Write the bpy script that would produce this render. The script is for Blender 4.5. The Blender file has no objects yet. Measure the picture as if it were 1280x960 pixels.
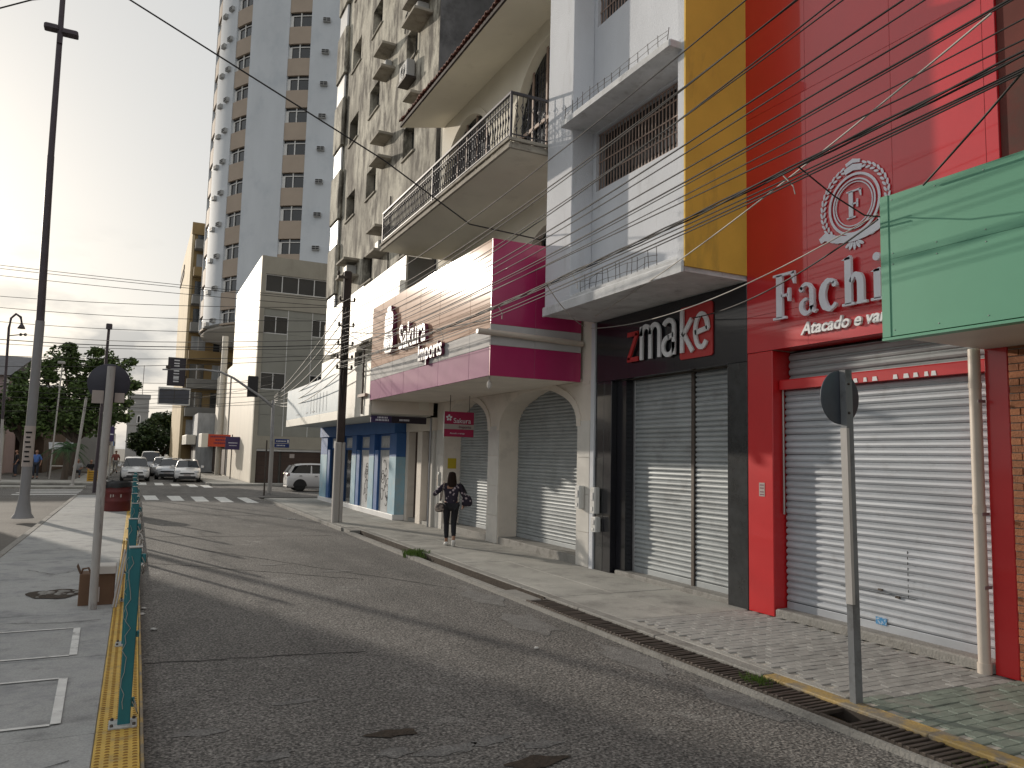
import bpy, bmesh, math, random
from math import sin, cos, pi, radians, sqrt, atan2
from mathutils import Vector, Matrix
random.seed(7)
S = bpy.context.scene
C = S.collection
# ------------------------------------------------------------------ camera
cam_d = bpy.data.cameras.new('camera'); cam = bpy.data.objects.new('camera', cam_d); C.objects.link(cam)
cam_d.sensor_width = 36.0; cam_d.lens = 26.72; cam_d.clip_start = 0.05; cam_d.clip_end = 4000
R3 = Matrix(((0.89662, -0.06408, -0.43813), (-0.44215, -0.0762, -0.8937), (0.02388, 0.99503, -0.09665)))
cam.matrix_world = Matrix.Translation((0, 0, 2.05)) @ R3.to_4x4()
S.camera = cam
# ------------------------------------------------------------------ light
SUN_AZ, SUN_EL = radians(-21.0), radians(13.8)          # azimuth from the street direction (+Y), towards -X
W = bpy.data.worlds.new('World'); S.world = W; W.use_nodes = True
wt = W.node_tree; wn = wt.nodes; wl = wt.links
bg = wn['Background']; bg.inputs['Strength'].default_value = 0.06
sky = wn.new('ShaderNodeTexSky'); sky.sky_type = 'NISHITA'; sky.sun_disc = False
sky.sun_elevation = SUN_EL; sky.sun_rotation = SUN_AZ; sky.air_density = 1.0; sky.dust_density = 3.2; sky.ozone_density = 1.6
hs = wn.new('ShaderNodeHueSaturation'); hs.inputs['Saturation'].default_value = 0.8
wl.new(sky.outputs[0], hs.inputs['Color'])
# thin bright haze veil that covers the whole sky evenly, added to the clear-sky scattering
hs.inputs['Value'].default_value = 0.2
veil = wn.new('ShaderNodeMixRGB'); veil.blend_type = 'ADD'; veil.inputs['Fac'].default_value = 1.0
veil.inputs['Color2'].default_value = (6.15, 6.2, 6.1, 1); wl.new(hs.outputs[0], veil.inputs['Color1'])
tc = wn.new('ShaderNodeTexCoord'); mp = wn.new('ShaderNodeMapping'); mp.inputs['Scale'].default_value = (5, 5, 13)
wl.new(tc.outputs['Generated'], mp.inputs[0])
cn = wn.new('ShaderNodeTexNoise'); cn.inputs['Scale'].default_value = 1.5; cn.inputs['Detail'].default_value = 7; cn.inputs['Roughness'].default_value = 0.55
wl.new(mp.outputs[0], cn.inputs['Vector'])
cr = wn.new('ShaderNodeMapRange'); cr.inputs['From Min'].default_value = 0.47; cr.inputs['From Max'].default_value = 0.62
wl.new(cn.outputs['Fac'], cr.inputs['Value'])
sx = wn.new('ShaderNodeSeparateXYZ'); wl.new(tc.outputs['Generated'], sx.inputs[0])
er = wn.new('ShaderNodeMapRange'); er.inputs['From Min'].default_value = 0.26; er.inputs['From Max'].default_value = 0.1
wl.new(sx.outputs['Z'], er.inputs['Value'])
mm = wn.new('ShaderNodeMath'); mm.operation = 'MULTIPLY'; wl.new(cr.outputs[0], mm.inputs[0]); wl.new(er.outputs[0], mm.inputs[1])
m2 = wn.new('ShaderNodeMath'); m2.operation = 'MULTIPLY'; m2.inputs[1].default_value = 0.95; wl.new(mm.outputs[0], m2.inputs[0])
cm = wn.new('ShaderNodeMixRGB'); cm.blend_type = 'MULTIPLY'; cm.inputs['Color2'].default_value = (0.5, 0.53, 0.58, 1)
wl.new(m2.outputs[0], cm.inputs['Fac']); wl.new(veil.outputs[0], cm.inputs['Color1'])
wl.new(cm.outputs[0], bg.inputs['Color'])
sd = bpy.data.lights.new('sun', 'SUN'); sun = bpy.data.objects.new('sun', sd); C.objects.link(sun)
sd.energy = 2.0; sd.angle = radians(0.9); sd.color = (1.0, 0.9, 0.77)
sdir = Vector((sin(SUN_AZ) * cos(SUN_EL), cos(SUN_AZ) * cos(SUN_EL), sin(SUN_EL)))
sun.rotation_euler = sdir.to_track_quat('Z', 'Y').to_euler()
sun.location = (0, 0, 60)
S.view_settings.view_transform = 'Standard'; S.view_settings.look = 'None'
S.view_settings.exposure = 0.66; S.view_settings.gamma = 1.0

# ------------------------------------------------------------------ helpers
class MB:
    """collects faces; build() links them as one mesh object"""
    def __init__(s): s.v = []; s.f = []; s.sm = []
    def add(s, vs, fs, smooth=False):
        o = len(s.v); s.v += [tuple(v) for v in vs]
        for f in fs: s.f.append(tuple(i + o for i in f)); s.sm.append(smooth)
        return s
    def box(s, x0, x1, y0, y1, z0, z1):
        return s.add([(x0,y0,z0),(x1,y0,z0),(x1,y1,z0),(x0,y1,z0),(x0,y0,z1),(x1,y0,z1),(x1,y1,z1),(x0,y1,z1)],
                     [(0,3,2,1),(4,5,6,7),(0,1,5,4),(1,2,6,5),(2,3,7,6),(3,0,4,7)])
    def bbox(s, x0, x1, y0, y1, z0, z1, b=0.01):
        """box with chamfered vertical edges and top"""
        b = min(b, (x1-x0)/2.1, (y1-y0)/2.1, (z1-z0)/2.1)
        p = lambda i: [(x0+b+i,y0+i),(x1-b-i,y0+i),(x1-i,y0+b+i),(x1-i,y1-b-i),(x1-b-i,y1-i),(x0+b+i,y1-i),(x0+i,y1-b-i),(x0+i,y0+b+i)]
        vs = [(a[0],a[1],z0) for a in p(0)] + [(a[0],a[1],z1-b) for a in p(0)] + [(a[0],a[1],z1) for a in p(b*.7)]
        fs = [tuple(range(7,-1,-1)), tuple(range(16,24))]
        for r in (0, 8):
            for i in range(8): j = (i+1) % 8; fs.append((r+i, r+j, r+8+j, r+8+i))
        return s.add(vs, fs)
    def quad(s, a, b, c, d): return s.add([a,b,c,d], [(0,1,2,3)])
    def prism(s, poly, fn0, fn1, smooth=False):
        """poly: 2-D points, fn0/fn1 map a 2-D point to 3-D on the two caps"""
        n = len(poly)
        vs = [fn0(p) for p in poly] + [fn1(p) for p in poly]
        s.add(vs, [tuple(range(n-1,-1,-1)), tuple(range(n,2*n))])
        o = len(s.v) - 2*n
        for i in range(n):
            j = (i+1) % n; s.f.append((o+i, o+j, o+n+j, o+n+i)); s.sm.append(smooth)
        return s
    def tube(s, pts, r, n=6, r1=None, caps=True):
        pts = [Vector(p) for p in pts]; k = len(pts); vs = []; up = Vector((0,0,1))
        for i, p in enumerate(pts):
            t = (pts[min(i+1,k-1)] - pts[max(i-1,0)]).normalized()
            a = t.cross(up) if abs(t.z) < 0.95 else t.cross(Vector((0,1,0)))
            a.normalize(); b = t.cross(a)
            rr = r if r1 is None else r + (r1-r)*i/max(1,k-1)
            if isinstance(r, (list,tuple)): rr = r[i]
            for j in range(n):
                q = 2*pi*j/n; vs.append(p + a*(cos(q)*rr) + b*(sin(q)*rr))
        fs = []
        for i in range(k-1):
            for j in range(n):
                j2 = (j+1) % n; fs.append((i*n+j, i*n+j2, (i+1)*n+j2, (i+1)*n+j))
        s.add(vs, fs, True)
        if caps: s.add(vs[:n], [tuple(range(n))]); s.add(vs[-n:], [tuple(range(n-1,-1,-1))])
        return s
    def lathe(s, prof, c=(0,0,0), n=16, axis='Z'):
        vs = []; fs = []
        for r, h in prof:
            for j in range(n):
                q = 2*pi*j/n; a, b = cos(q)*r, sin(q)*r
                v = (a,b,h) if axis == 'Z' else ((h,a,b) if axis == 'X' else (a,h,b))
                vs.append((v[0]+c[0], v[1]+c[1], v[2]+c[2]))
        for i in range(len(prof)-1):
            for j in range(n):
                j2 = (j+1) % n; fs.append((i*n+j, i*n+j2, (i+1)*n+j2, (i+1)*n+j))
        s.add(vs, fs, True)
        s.add(vs[:n], [tuple(range(n-1,-1,-1))]); s.add(vs[-n:], [tuple(range(n))])
        return s
    def ball(s, c, rx, ry, rz, n=10, m=6):
        vs = [(c[0],c[1],c[2]-rz)]; fs = []
        for i in range(1, m):
            t = -pi/2 + pi*i/m
            for j in range(n): q = 2*pi*j/n; vs.append((c[0]+rx*cos(t)*cos(q), c[1]+ry*cos(t)*sin(q), c[2]+rz*sin(t)))
        vs.append((c[0],c[1],c[2]+rz)); L = len(vs)-1
        for j in range(n): fs.append((0, 1+(j+1)%n, 1+j)); fs.append((L, 1+(m-2)*n+j, 1+(m-2)*n+(j+1)%n))
        for i in range(m-2):
            for j in range(n): j2 = (j+1)%n; a = 1+i*n; fs.append((a+j, a+j2, a+n+j2, a+n+j))
        return s.add(vs, fs, True)
    def mesh(s, name, mat, off=(0,0,0)):
        me = bpy.data.meshes.new(name)
        me.from_pydata([(v[0]-off[0], v[1]-off[1], v[2]-off[2]) for v in s.v], [], s.f)
        me.polygons.foreach_set('use_smooth', s.sm)
        bm = bmesh.new(); bm.from_mesh(me); bmesh.ops.recalc_face_normals(bm, faces=bm.faces); bm.to_mesh(me); bm.free()
        if mat: me.materials.append(mat)
        return me
    def build(s, name, mat, parent=None):
        off = (0,0,0)
        if parent is not None:
            off = wpos(parent)
        o = bpy.data.objects.new(name, s.mesh(name, mat, off)); C.objects.link(o)
        if parent is not None: o.parent = parent
        return o
def wpos(o):
    p = Vector((0,0,0))
    while o is not None: p += o.location; o = o.parent
    return p
def tag(o, label=None, cat=None, group=None, kind=None):
    if label: o['label'] = label
    if cat: o['category'] = cat
    if group: o['group'] = group
    if kind: o['kind'] = kind
    return o
def thing(name, loc, label, cat, group=None):
    o = bpy.data.objects.new(name, None); C.objects.link(o); o.location = loc; o.empty_display_size = 0.2
    return tag(o, label, cat, group)
def struct(name, loc=(0,0,0)):
    o = bpy.data.objects.new(name, None); C.objects.link(o); o.location = loc
    o['kind'] = 'structure'; return o
def inst(name, me, parent, loc, rot=(0,0,0), sc=(1,1,1)):
    """object sharing mesh data; loc is in world space, parent unrotated"""
    o = bpy.data.objects.new(name, me); C.objects.link(o)
    p = wpos(parent) if parent is not None else Vector((0,0,0))
    o.location = Vector(loc) - p; o.rotation_euler = rot; o.scale = sc
    if parent is not None: o.parent = parent
    return o
def copy_tree(o, parent=None):
    c = o.copy(); C.objects.link(c); c.parent = parent
    for ch in list(o.children): copy_tree(ch, c)
    return c

# ------------------------------------------------------------------ materials
def hexc(r, g, b): return (r, g, b, 1.0)
def mat(name, col, rough=0.7, var=0.18, scale=2.0, stretch=(1,1,1), bump=0.0, bscale=60.0, metal=0.0, coat=0.0, spec=0.5,
        stain=None, stain_scale=1.2, stain_lo=0.5, stain_hi=0.65, stain_stretch=(1,1,1), stain_amt=0.8, island=0.0, objrnd=0.0, fine=0.0, croughness=0.05, stain2=None):
    m = bpy.data.materials.new(name); m.use_nodes = True
    t = m.node_tree; n = t.nodes; l = t.links; b = n['Principled BSDF']
    b.inputs['Roughness'].default_value = rough; b.inputs['Metallic'].default_value = metal
    b.inputs['Coat Weight'].default_value = coat; b.inputs['Coat Roughness'].default_value = croughness
    b.inputs['Specular IOR Level'].default_value = spec
    geo = n.new('ShaderNodeNewGeometry')
    mp = n.new('ShaderNodeMapping'); mp.inputs['Scale'].default_value = stretch; l.new(geo.outputs['Position'], mp.inputs[0])
    nz = n.new('ShaderNodeTexNoise'); nz.inputs['Scale'].default_value = scale; nz.inputs['Detail'].default_value = 6; nz.inputs['Roughness'].default_value = 0.6
    l.new(mp.outputs[0], nz.inputs['Vector'])
    mr = n.new('ShaderNodeMapRange'); mr.inputs['From Min'].default_value = 0.25; mr.inputs['From Max'].default_value = 0.75
    mr.inputs['To Min'].default_value = 1-var; mr.inputs['To Max'].default_value = 1+var; l.new(nz.outputs['Fac'], mr.inputs['Value'])
    fac = mr.outputs[0]
    def mul(a, bb):
        q = n.new('ShaderNodeMath'); q.operation = 'MULTIPLY'; l.new(a, q.inputs[0]); l.new(bb, q.inputs[1]); return q.outputs[0]
    if fine:
        fz = n.new('ShaderNodeTexNoise'); fz.inputs['Scale'].default_value = bscale; fz.inputs['Detail'].default_value = 3; l.new(geo.outputs['Position'], fz.inputs['Vector'])
        fr = n.new('ShaderNodeMapRange'); fr.inputs['From Min'].default_value = 0.3; fr.inputs['From Max'].default_value = 0.7; fr.inputs['To Min'].default_value = 1-fine; fr.inputs['To Max'].default_value = 1+fine
        l.new(fz.outputs['Fac'], fr.inputs['Value']); fac = mul(fac, fr.outputs[0])
    if island:
        ir = n.new('ShaderNodeMapRange'); ir.inputs['To Min'].default_value = 1-island; ir.inputs['To Max'].default_value = 1+island
        l.new(geo.outputs['Random Per Island'], ir.inputs['Value']); fac = mul(fac, ir.outputs[0])
    if objrnd:
        oi = n.new('ShaderNodeObjectInfo'); orr = n.new('ShaderNodeMapRange'); orr.inputs['To Min'].default_value = 1-objrnd; orr.inputs['To Max'].default_value = 1+objrnd
        l.new(oi.outputs['Random'], orr.inputs['Value']); fac = mul(fac, orr.outputs[0])
    vm = n.new('ShaderNodeVectorMath'); vm.operation = 'SCALE'; vm.inputs[0].default_value = col[:3]; l.new(fac, vm.inputs['Scale'])
    out = vm.outputs[0]
    if stain:
        sp = n.new('ShaderNodeMapping'); sp.inputs['Scale'].default_value = stain_stretch; l.new(geo.outputs['Position'], sp.inputs[0])
        sn = n.new('ShaderNodeTexNoise'); sn.inputs['Scale'].default_value = stain_scale; sn.inputs['Detail'].default_value = 8; sn.inputs['Roughness'].default_value = 0.68
        l.new(sp.outputs[0], sn.inputs['Vector'])
        sr = n.new('ShaderNodeMapRange'); sr.inputs['From Min'].default_value = stain_lo; sr.inputs['From Max'].default_value = stain_hi; sr.inputs['To Max'].default_value = stain_amt
        l.new(sn.outputs['Fac'], sr.inputs['Value'])
        mx = n.new('ShaderNodeMixRGB'); l.new(sr.outputs[0], mx.inputs['Fac']); l.new(out, mx.inputs['Color1']); mx.inputs['Color2'].default_value = (*stain, 1)
        out = mx.outputs[0]
    if stain2:
        c2, s2, lo2, hi2, st2, am2 = stain2
        sp = n.new('ShaderNodeMapping'); sp.inputs['Scale'].default_value = st2; sp.inputs['Location'].default_value = (3.7,1.3,8.1); l.new(geo.outputs['Position'], sp.inputs[0])
        sn = n.new('ShaderNodeTexNoise'); sn.inputs['Scale'].default_value = s2; sn.inputs['Detail'].default_value = 7; sn.inputs['Roughness'].default_value = 0.62; l.new(sp.outputs[0], sn.inputs['Vector'])
        sr = n.new('ShaderNodeMapRange'); sr.inputs['From Min'].default_value = lo2; sr.inputs['From Max'].default_value = hi2; sr.inputs['To Max'].default_value = am2; l.new(sn.outputs['Fac'], sr.inputs['Value'])
        mx = n.new('ShaderNodeMixRGB'); l.new(sr.outputs[0], mx.inputs['Fac']); l.new(out, mx.inputs['Color1']); mx.inputs['Color2'].default_value = (*c2, 1); out = mx.outputs[0]
    l.new(out, b.inputs['Base Color'])
    if bump:
        bz = n.new('ShaderNodeTexNoise'); bz.inputs['Scale'].default_value = bscale; bz.inputs['Detail'].default_value = 4; l.new(geo.outputs['Position'], bz.inputs['Vector'])
        bp = n.new('ShaderNodeBump'); bp.inputs['Strength'].default_value = bump; bp.inputs['Distance'].default_value = 0.02
        l.new(bz.outputs['Fac'], bp.inputs['Height']); l.new(bp.outputs[0], b.inputs['Normal'])
    return m
G_ = {}
def asphalt():
    m = mat('asphalt', (0.122, 0.115, 0.107), 0.82, var=0.3, scale=0.45, fine=0.75, bscale=40, spec=0.5,
            stain=(0.235, 0.228, 0.215), stain_scale=1.1, stain_lo=0.57, stain_hi=0.68, stain_amt=0.6, stain2=((0.05,0.048,0.046), 0.7, .5, .72, (1.5,.22,1), .65))
    t = m.node_tree; n = t.nodes; l = t.links; b = n['Principled BSDF']
    geo = n.new('ShaderNodeNewGeometry')
    vo = n.new('ShaderNodeTexVoronoi'); vo.inputs['Scale'].default_value = 36; l.new(geo.outputs['Position'], vo.inputs['Vector'])
    old = b.inputs['Base Color'].links[0].from_socket                   # single stones of the aggregate, pale and dark
    vc = n.new('ShaderNodeTexVoronoi'); vc.inputs['Scale'].default_value = 62; l.new(geo.outputs['Position'], vc.inputs['Vector'])
    sc_ = n.new('ShaderNodeSeparateColor'); l.new(vc.outputs['Color'], sc_.inputs[0])
    vr = n.new('ShaderNodeMapRange'); vr.inputs['To Min'].default_value = 0.4; vr.inputs['To Max'].default_value = 1.75; l.new(sc_.outputs[0], vr.inputs['Value'])
    vs = n.new('ShaderNodeVectorMath'); vs.operation = 'SCALE'; l.new(old, vs.inputs[0]); l.new(vr.outputs[0], vs.inputs['Scale']); l.new(vs.outputs[0], b.inputs['Base Color'])
    nz = n.new('ShaderNodeTexNoise'); nz.inputs['Scale'].default_value = 14; nz.inputs['Detail'].default_value = 4; l.new(geo.outputs['Position'], nz.inputs['Vector'])
    ad = n.new('ShaderNodeMath'); ad.operation = 'SUBTRACT'; l.new(nz.outputs['Fac'], ad.inputs[0]); l.new(vo.outputs['Distance'], ad.inputs[1])
    bp = n.new('ShaderNodeBump'); bp.inputs['Strength'].default_value = 0.5; bp.inputs['Distance'].default_value = 0.012
    l.new(ad.outputs[0], bp.inputs['Height']); l.new(bp.outputs[0], b.inputs['Normal'])
    return m
M = dict(
    asphalt=asphalt(),
    asphalt_patch=mat('asphalt_patch', (0.165,0.16,0.153), 0.9, var=0.3, scale=6, fine=0.5, bscale=55, bump=0.5),
    crack=mat('crack_fill', (0.03,0.028,0.027), 0.9, var=0.3),
    earth=mat('bare_earth', (0.045,0.032,0.022), 0.95, var=0.5, scale=14, bump=0.8, bscale=40),
    plaza=mat('plaza_paving', (0.12,0.11,0.098), 0.85, var=0.25, scale=0.6, fine=0.3, bscale=20),
    ground=mat('ground', (0.12,0.11,0.09), 0.95, var=0.3, scale=0.1),
    slab=mat('concrete_slab', (0.36,0.365,0.36), 0.8, var=0.28, scale=1.3, fine=0.16, bscale=70, bump=0.25,
             stain=(0.17,0.175,0.185), stain_scale=1.3, stain_lo=0.47, stain_hi=0.66, stain_amt=0.8, objrnd=0.08, stain2=((0.1,0.1,0.105), 3.2, .56, .7, (1,1,1), .5)),
    walk=mat('sidewalk_concrete', (0.38,0.37,0.34), 0.85, var=0.25, scale=1.2, fine=0.18, bscale=60, bump=0.3,
             stain=(0.12,0.115,0.11), stain_scale=1.4, stain_lo=0.5, stain_hi=0.72, stain_amt=0.7),
    paver=mat('paver', (0.31,0.305,0.29), 0.85, var=0.2, scale=9, objrnd=0.16, bump=0.3, bscale=90),
    paver_green=mat('painted_paver', (0.19,0.225,0.19), 0.75, var=0.3, scale=5, objrnd=0.12, bump=0.3, bscale=90,
             stain=(0.25,0.24,0.215), stain_scale=2.2, stain_lo=0.5, stain_hi=0.6, stain_amt=0.8),
    kerb=mat('kerb_concrete', (0.28,0.27,0.25), 0.85, var=0.3, scale=3, bump=0.5, bscale=40, stain=(0.1,0.09,0.08), stain_scale=3, stain_amt=0.7),
    kerb_yellow=mat('worn_yellow_paint', (0.42,0.29,0.1), 0.7, var=0.2, scale=4, bump=0.3, bscale=50, stain=(0.2,0.18,0.15), stain_scale=4, stain_lo=0.44, stain_hi=0.56, stain_amt=0.92),
    tactile=mat('tactile_yellow', (0.57,0.37,0.065), 0.62, var=0.18, scale=3, objrnd=0.08, stain=(0.25,0.2,0.12), stain_scale=7, stain_lo=0.52, stain_hi=0.7, stain_amt=0.75),
    tactile_worn=mat('tactile_worn_bump', (0.3,0.17,0.04), 0.8, var=0.3, scale=6),
    white_mark=mat('white_road_paint', (0.66,0.66,0.64), 0.7, var=0.15, scale=8, stain=(0.22,0.22,0.22), stain_scale=6, stain_lo=0.56, stain_hi=0.66, stain_amt=0.85),
    dark=mat('dark_void', (0.012,0.012,0.013), 0.9, var=0.1),
    iron=mat('rusty_iron', (0.075,0.06,0.05), 0.6, var=0.35, scale=9, metal=0.35, objrnd=0.25),
    rust_dark=mat('dark_lamp_paint', (0.06,0.045,0.055), 0.55, var=0.25, scale=3),
    galv=mat('galvanised_steel', (0.33,0.33,0.34), 0.45, var=0.15, scale=4, metal=0.55),
    wire=mat('cable_black', (0.018,0.016,0.016), 0.6, var=0.1),
    wire_pale=mat('cable_pale', (0.4,0.38,0.35), 0.6, var=0.1),
    red=mat('red_cladding', (0.58,0.012,0.02), 0.32, var=0.08, scale=1.5, coat=1.0, croughness=0.04),
    red_frame=mat('red_frame', (0.55,0.014,0.018), 0.35, var=0.06, coat=0.5),
    magenta=mat('magenta_cladding', (0.42,0.02,0.115), 0.3, var=0.08, scale=1.5, coat=0.6, croughness=0.08),
    glare_mauve=mat('glare_mauve_panel', (0.36,0.16,0.26), 0.6, var=0.08, scale=2, coat=0.3, croughness=0.1, spec=0.03),  # magenta cladding with sky glare painted into the colour
    glare_cream_panel=mat('glare_cream_panel', (0.52,0.325,0.235), 0.6, var=0.07, scale=2, coat=0.3, croughness=0.1, spec=0.03),  # same cladding, bleached by painted-in sun and sky reflection
    grey_panel=mat('pale_band', (0.5,0.49,0.49), 0.6, var=0.1, scale=2, coat=0.3, croughness=0.1, spec=0.03),
    black_panel=mat('black_panel', (0.013,0.013,0.017), 0.25, var=0.2, scale=2, coat=0.5, croughness=0.06),
    black_stone=mat('black_polished_stone', (0.03,0.032,0.034), 0.25, var=0.5, scale=5, coat=0.4),
    shutter=mat('shutter_steel', (0.44,0.465,0.5), 0.48, var=0.16, scale=2.5, metal=0.25, objrnd=0.06, stretch=(1,.5,3),
                stain=(0.2,0.19,0.18), stain_scale=2.2, stain_lo=0.55, stain_hi=0.75, stain_amt=0.5),
    shutter2=mat('shutter_grey', (0.36,0.385,0.395), 0.55, var=0.15, scale=2, metal=0.25, objrnd=0.07,
                stain=(0.16,0.155,0.15), stain_scale=2.4, stain_lo=0.55, stain_hi=0.75, stain_amt=0.5),
    yellow_wall=mat('ochre_wall', (0.78,0.5,0.08), 0.8, var=0.1, scale=1.5, bump=0.1, stain=(0.2,0.14,0.06), stain_scale=1.2, stain_stretch=(1,1,.3), stain_lo=0.58, stain_hi=0.75, stain_amt=0.55),
    white_wall=mat('white_stucco', (0.63,0.65,0.69), 0.85, var=0.08, scale=1.2, stretch=(1,1,.4), bump=0.5, bscale=45, stain=(0.33,0.32,0.31), stain_scale=1.6, stain_stretch=(1,1,.25), stain_lo=0.58, stain_hi=0.78, stain_amt=0.6),
    ledge=mat('weathered_ledge', (0.6,0.61,0.62), 0.85, var=0.2, scale=3, bump=0.4, stain=(0.16,0.15,0.14), stain_scale=4, stain_lo=0.54, stain_hi=0.74, stain_amt=0.55),
    cream_wall=mat('cream_plaster', (0.74,0.7,0.6), 0.8, var=0.07, scale=0.8, bump=0.12, stain=(0.36,0.33,0.26), stain_scale=1, stain_stretch=(1,1,.35), stain_lo=0.58, stain_hi=0.8, stain_amt=0.5),
    arcade=mat('arcade_plaster', (0.72,0.655,0.58), 0.75, var=0.1, scale=1.5, stain=(0.3,0.27,0.24), stain_scale=1.6, stain_lo=0.56, stain_hi=0.8, stain_amt=0.5),
    tile_white=mat('white_wall_tile', (0.62,0.6,0.56), 0.35, var=0.1, scale=3, coat=0.3, objrnd=0.06),
    stained=mat('stained_plaster', (0.54,0.51,0.43), 0.9, var=0.16, scale=0.9, stretch=(1,1,.4), bump=0.3, bscale=14,
                stain=(0.055,0.045,0.035), stain_scale=1.7, stain_stretch=(1,1,.38), stain_lo=0.45, stain_hi=0.6, stain_amt=0.88, fine=0.15, stain2=((0.075,0.062,0.048), .35, .47, .66, (1,1.3,.5), .75)),
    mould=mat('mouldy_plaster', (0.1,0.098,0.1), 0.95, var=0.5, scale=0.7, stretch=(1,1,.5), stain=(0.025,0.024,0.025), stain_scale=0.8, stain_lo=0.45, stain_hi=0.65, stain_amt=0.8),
    concrete_dirty=mat('dirty_concrete', (0.34,0.31,0.26), 0.9, var=0.2, scale=3, stain=(0.08,0.06,0.045), stain_scale=2.5, stain_lo=0.5, stain_hi=0.7, stain_amt=0.75),
    glass=mat('dark_glass', (0.02,0.023,0.026), 0.08, var=0.2, scale=0.6, spec=0.8, objrnd=0.3),
    frame=mat('aluminium_frame', (0.5,0.5,0.5), 0.45, var=0.1, metal=0.4),
    frame_white=mat('white_frame', (0.7,0.69,0.67), 0.5, var=0.08),
    wood_bar=mat('window_bar', (0.33,0.235,0.19), 0.6, var=0.2, scale=5),
    ironwork=mat('wrought_iron', (0.055,0.052,0.06), 0.5, var=0.2, metal=0.4),
    rooftile=mat('clay_tile', (0.2,0.07,0.045), 0.8, var=0.3, scale=5, objrnd=0.25, stain=(0.05,0.035,0.03), stain_scale=4, stain_amt=0.6),
    white_paint=mat('white_paint', (0.76,0.76,0.76), 0.5, var=0.05),
    white_letter=mat('white_letter', (0.78,0.78,0.8), 0.4, var=0.03),
    silver_letter=mat('silver_letter', (0.76,0.76,0.84), 0.4, var=0.06),
    red_letter=mat('red_letter', (0.5,0.03,0.03), 0.4, var=0.05),
    maroon=mat('letter_side', (0.16,0.03,0.07), 0.5, var=0.05),
    green_panel=mat('green_fascia', (0.11,0.335,0.215), 0.55, var=0.07, scale=1.0, stain=(0.095,0.28,0.17), stain_scale=0.8, stain_stretch=(1,.3,2), stain_lo=0.55, stain_hi=0.7, stain_amt=0.5),
    soffit=mat('pvc_soffit', (0.5,0.48,0.42), 0.5, var=0.06, objrnd=0.04),
    brick=mat('brick', (0.3,0.115,0.05), 0.8, var=0.22, scale=12, objrnd=0.22, bump=0.4, bscale=70),
    mortar=mat('mortar', (0.44,0.41,0.36), 0.9, var=0.15, scale=8),
    brown_wall=mat('brown_plaster', (0.13,0.03,0.022), 0.85, var=0.3, scale=1.4, stain=(0.06,0.045,0.035), stain_scale=1.5, stain_lo=0.5, stain_hi=0.7),
    pvc=mat('pvc_pipe', (0.56,0.49,0.42), 0.45, var=0.1, scale=3),
    blue_paint=mat('blue_paint', (0.035,0.12,0.33), 0.6, var=0.12, scale=2),
    blue_pale=mat('pale_blue_paint', (0.28,0.46,0.56), 0.65, var=0.12, scale=2, stain=(0.4,0.45,0.47), stain_scale=3, stain_lo=0.5, stain_hi=0.7),
    fascia_white=mat('white_fascia', (0.74,0.71,0.63), 0.5, var=0.05, scale=1.2, stain=(0.5,0.45,0.37), stain_scale=1.2, stain_stretch=(1,1,.2), stain_lo=0.6, stain_hi=0.8, stain_amt=0.5),
    fascia_blue=mat('pale_blue_fascia', (0.5,0.58,0.63), 0.45, var=0.1, scale=1.0, stain=(0.33,0.42,0.5), stain_scale=0.9, stain_lo=0.5, stain_hi=0.62, stain_amt=0.7),
    old_door=mat('weathered_door', (0.4,0.41,0.42), 0.7, var=0.25, scale=3, stretch=(1,1,.3)),
    brown_door=mat('brown_door', (0.06,0.035,0.025), 0.6, var=0.2),
    beige_stone=mat('beige_office_wall', (0.36,0.33,0.27), 0.7, var=0.12, scale=0.7, stain=(0.22,0.19,0.15), stain_scale=0.8, stain_stretch=(1,1,.3), stain_lo=0.52, stain_hi=0.75, stain_amt=0.6),
    beige_panel=mat('grey_spandrel', (0.28,0.275,0.24), 0.55, var=0.1, scale=1.0),
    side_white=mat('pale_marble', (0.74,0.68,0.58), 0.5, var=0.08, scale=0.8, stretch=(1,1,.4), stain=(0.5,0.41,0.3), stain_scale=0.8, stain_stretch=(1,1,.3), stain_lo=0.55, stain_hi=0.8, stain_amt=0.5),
    tower_white=mat('tower_white', (0.6,0.63,0.665), 0.7, var=0.06, scale=0.5, stretch=(1,1,.3), stain=(0.4,0.45,0.5), stain_scale=0.4, stain_lo=0.5, stain_hi=0.75, stain_amt=0.5),
    tower_beige=mat('tower_beige', (0.42,0.34,0.27), 0.75, var=0.08, scale=0.6),
    tower_soffit=mat('tower_soffit', (0.5,0.47,0.42), 0.8, var=0.06),
    ochre_block=mat('ochre_block', (0.33,0.225,0.1), 0.8, var=0.14, scale=0.5, stain=(0.17,0.12,0.07), stain_scale=0.5, stain_stretch=(1,1,.3), stain_lo=0.55, stain_hi=0.75),
    ochre_pale=mat('pale_ochre_side', (0.6,0.48,0.3), 0.8, var=0.12, scale=0.5, stain=(0.3,0.22,0.13), stain_scale=0.5, stain_stretch=(1,1,.2), stain_lo=0.5, stain_hi=0.75),
    grey_wall=mat('grey_render', (0.25,0.24,0.22), 0.85, var=0.2, scale=0.8),
    far_wall=mat('far_wall', (0.33,0.33,0.33), 0.85, var=0.15, scale=0.3),
    pink_wall=mat('pink_wall', (0.5,0.38,0.38), 0.85, var=0.1),
    roof_grey=mat('fibre_cement_roof', (0.16,0.16,0.17), 0.8, var=0.2),
    brown_shop=mat('brown_shop', (0.09,0.06,0.045), 0.8, var=0.4, scale=0.8),
    orange=mat('orange_sign', (0.55,0.07,0.025), 0.5, var=0.08),
    purple=mat('purple_sign', (0.045,0.028,0.1), 0.5, var=0.1),
    dark_sign=mat('dark_sign', (0.025,0.018,0.03), 0.4, var=0.1),
    navy_sign=mat('navy_sign', (0.012,0.035,0.17), 0.45, var=0.1),
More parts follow.
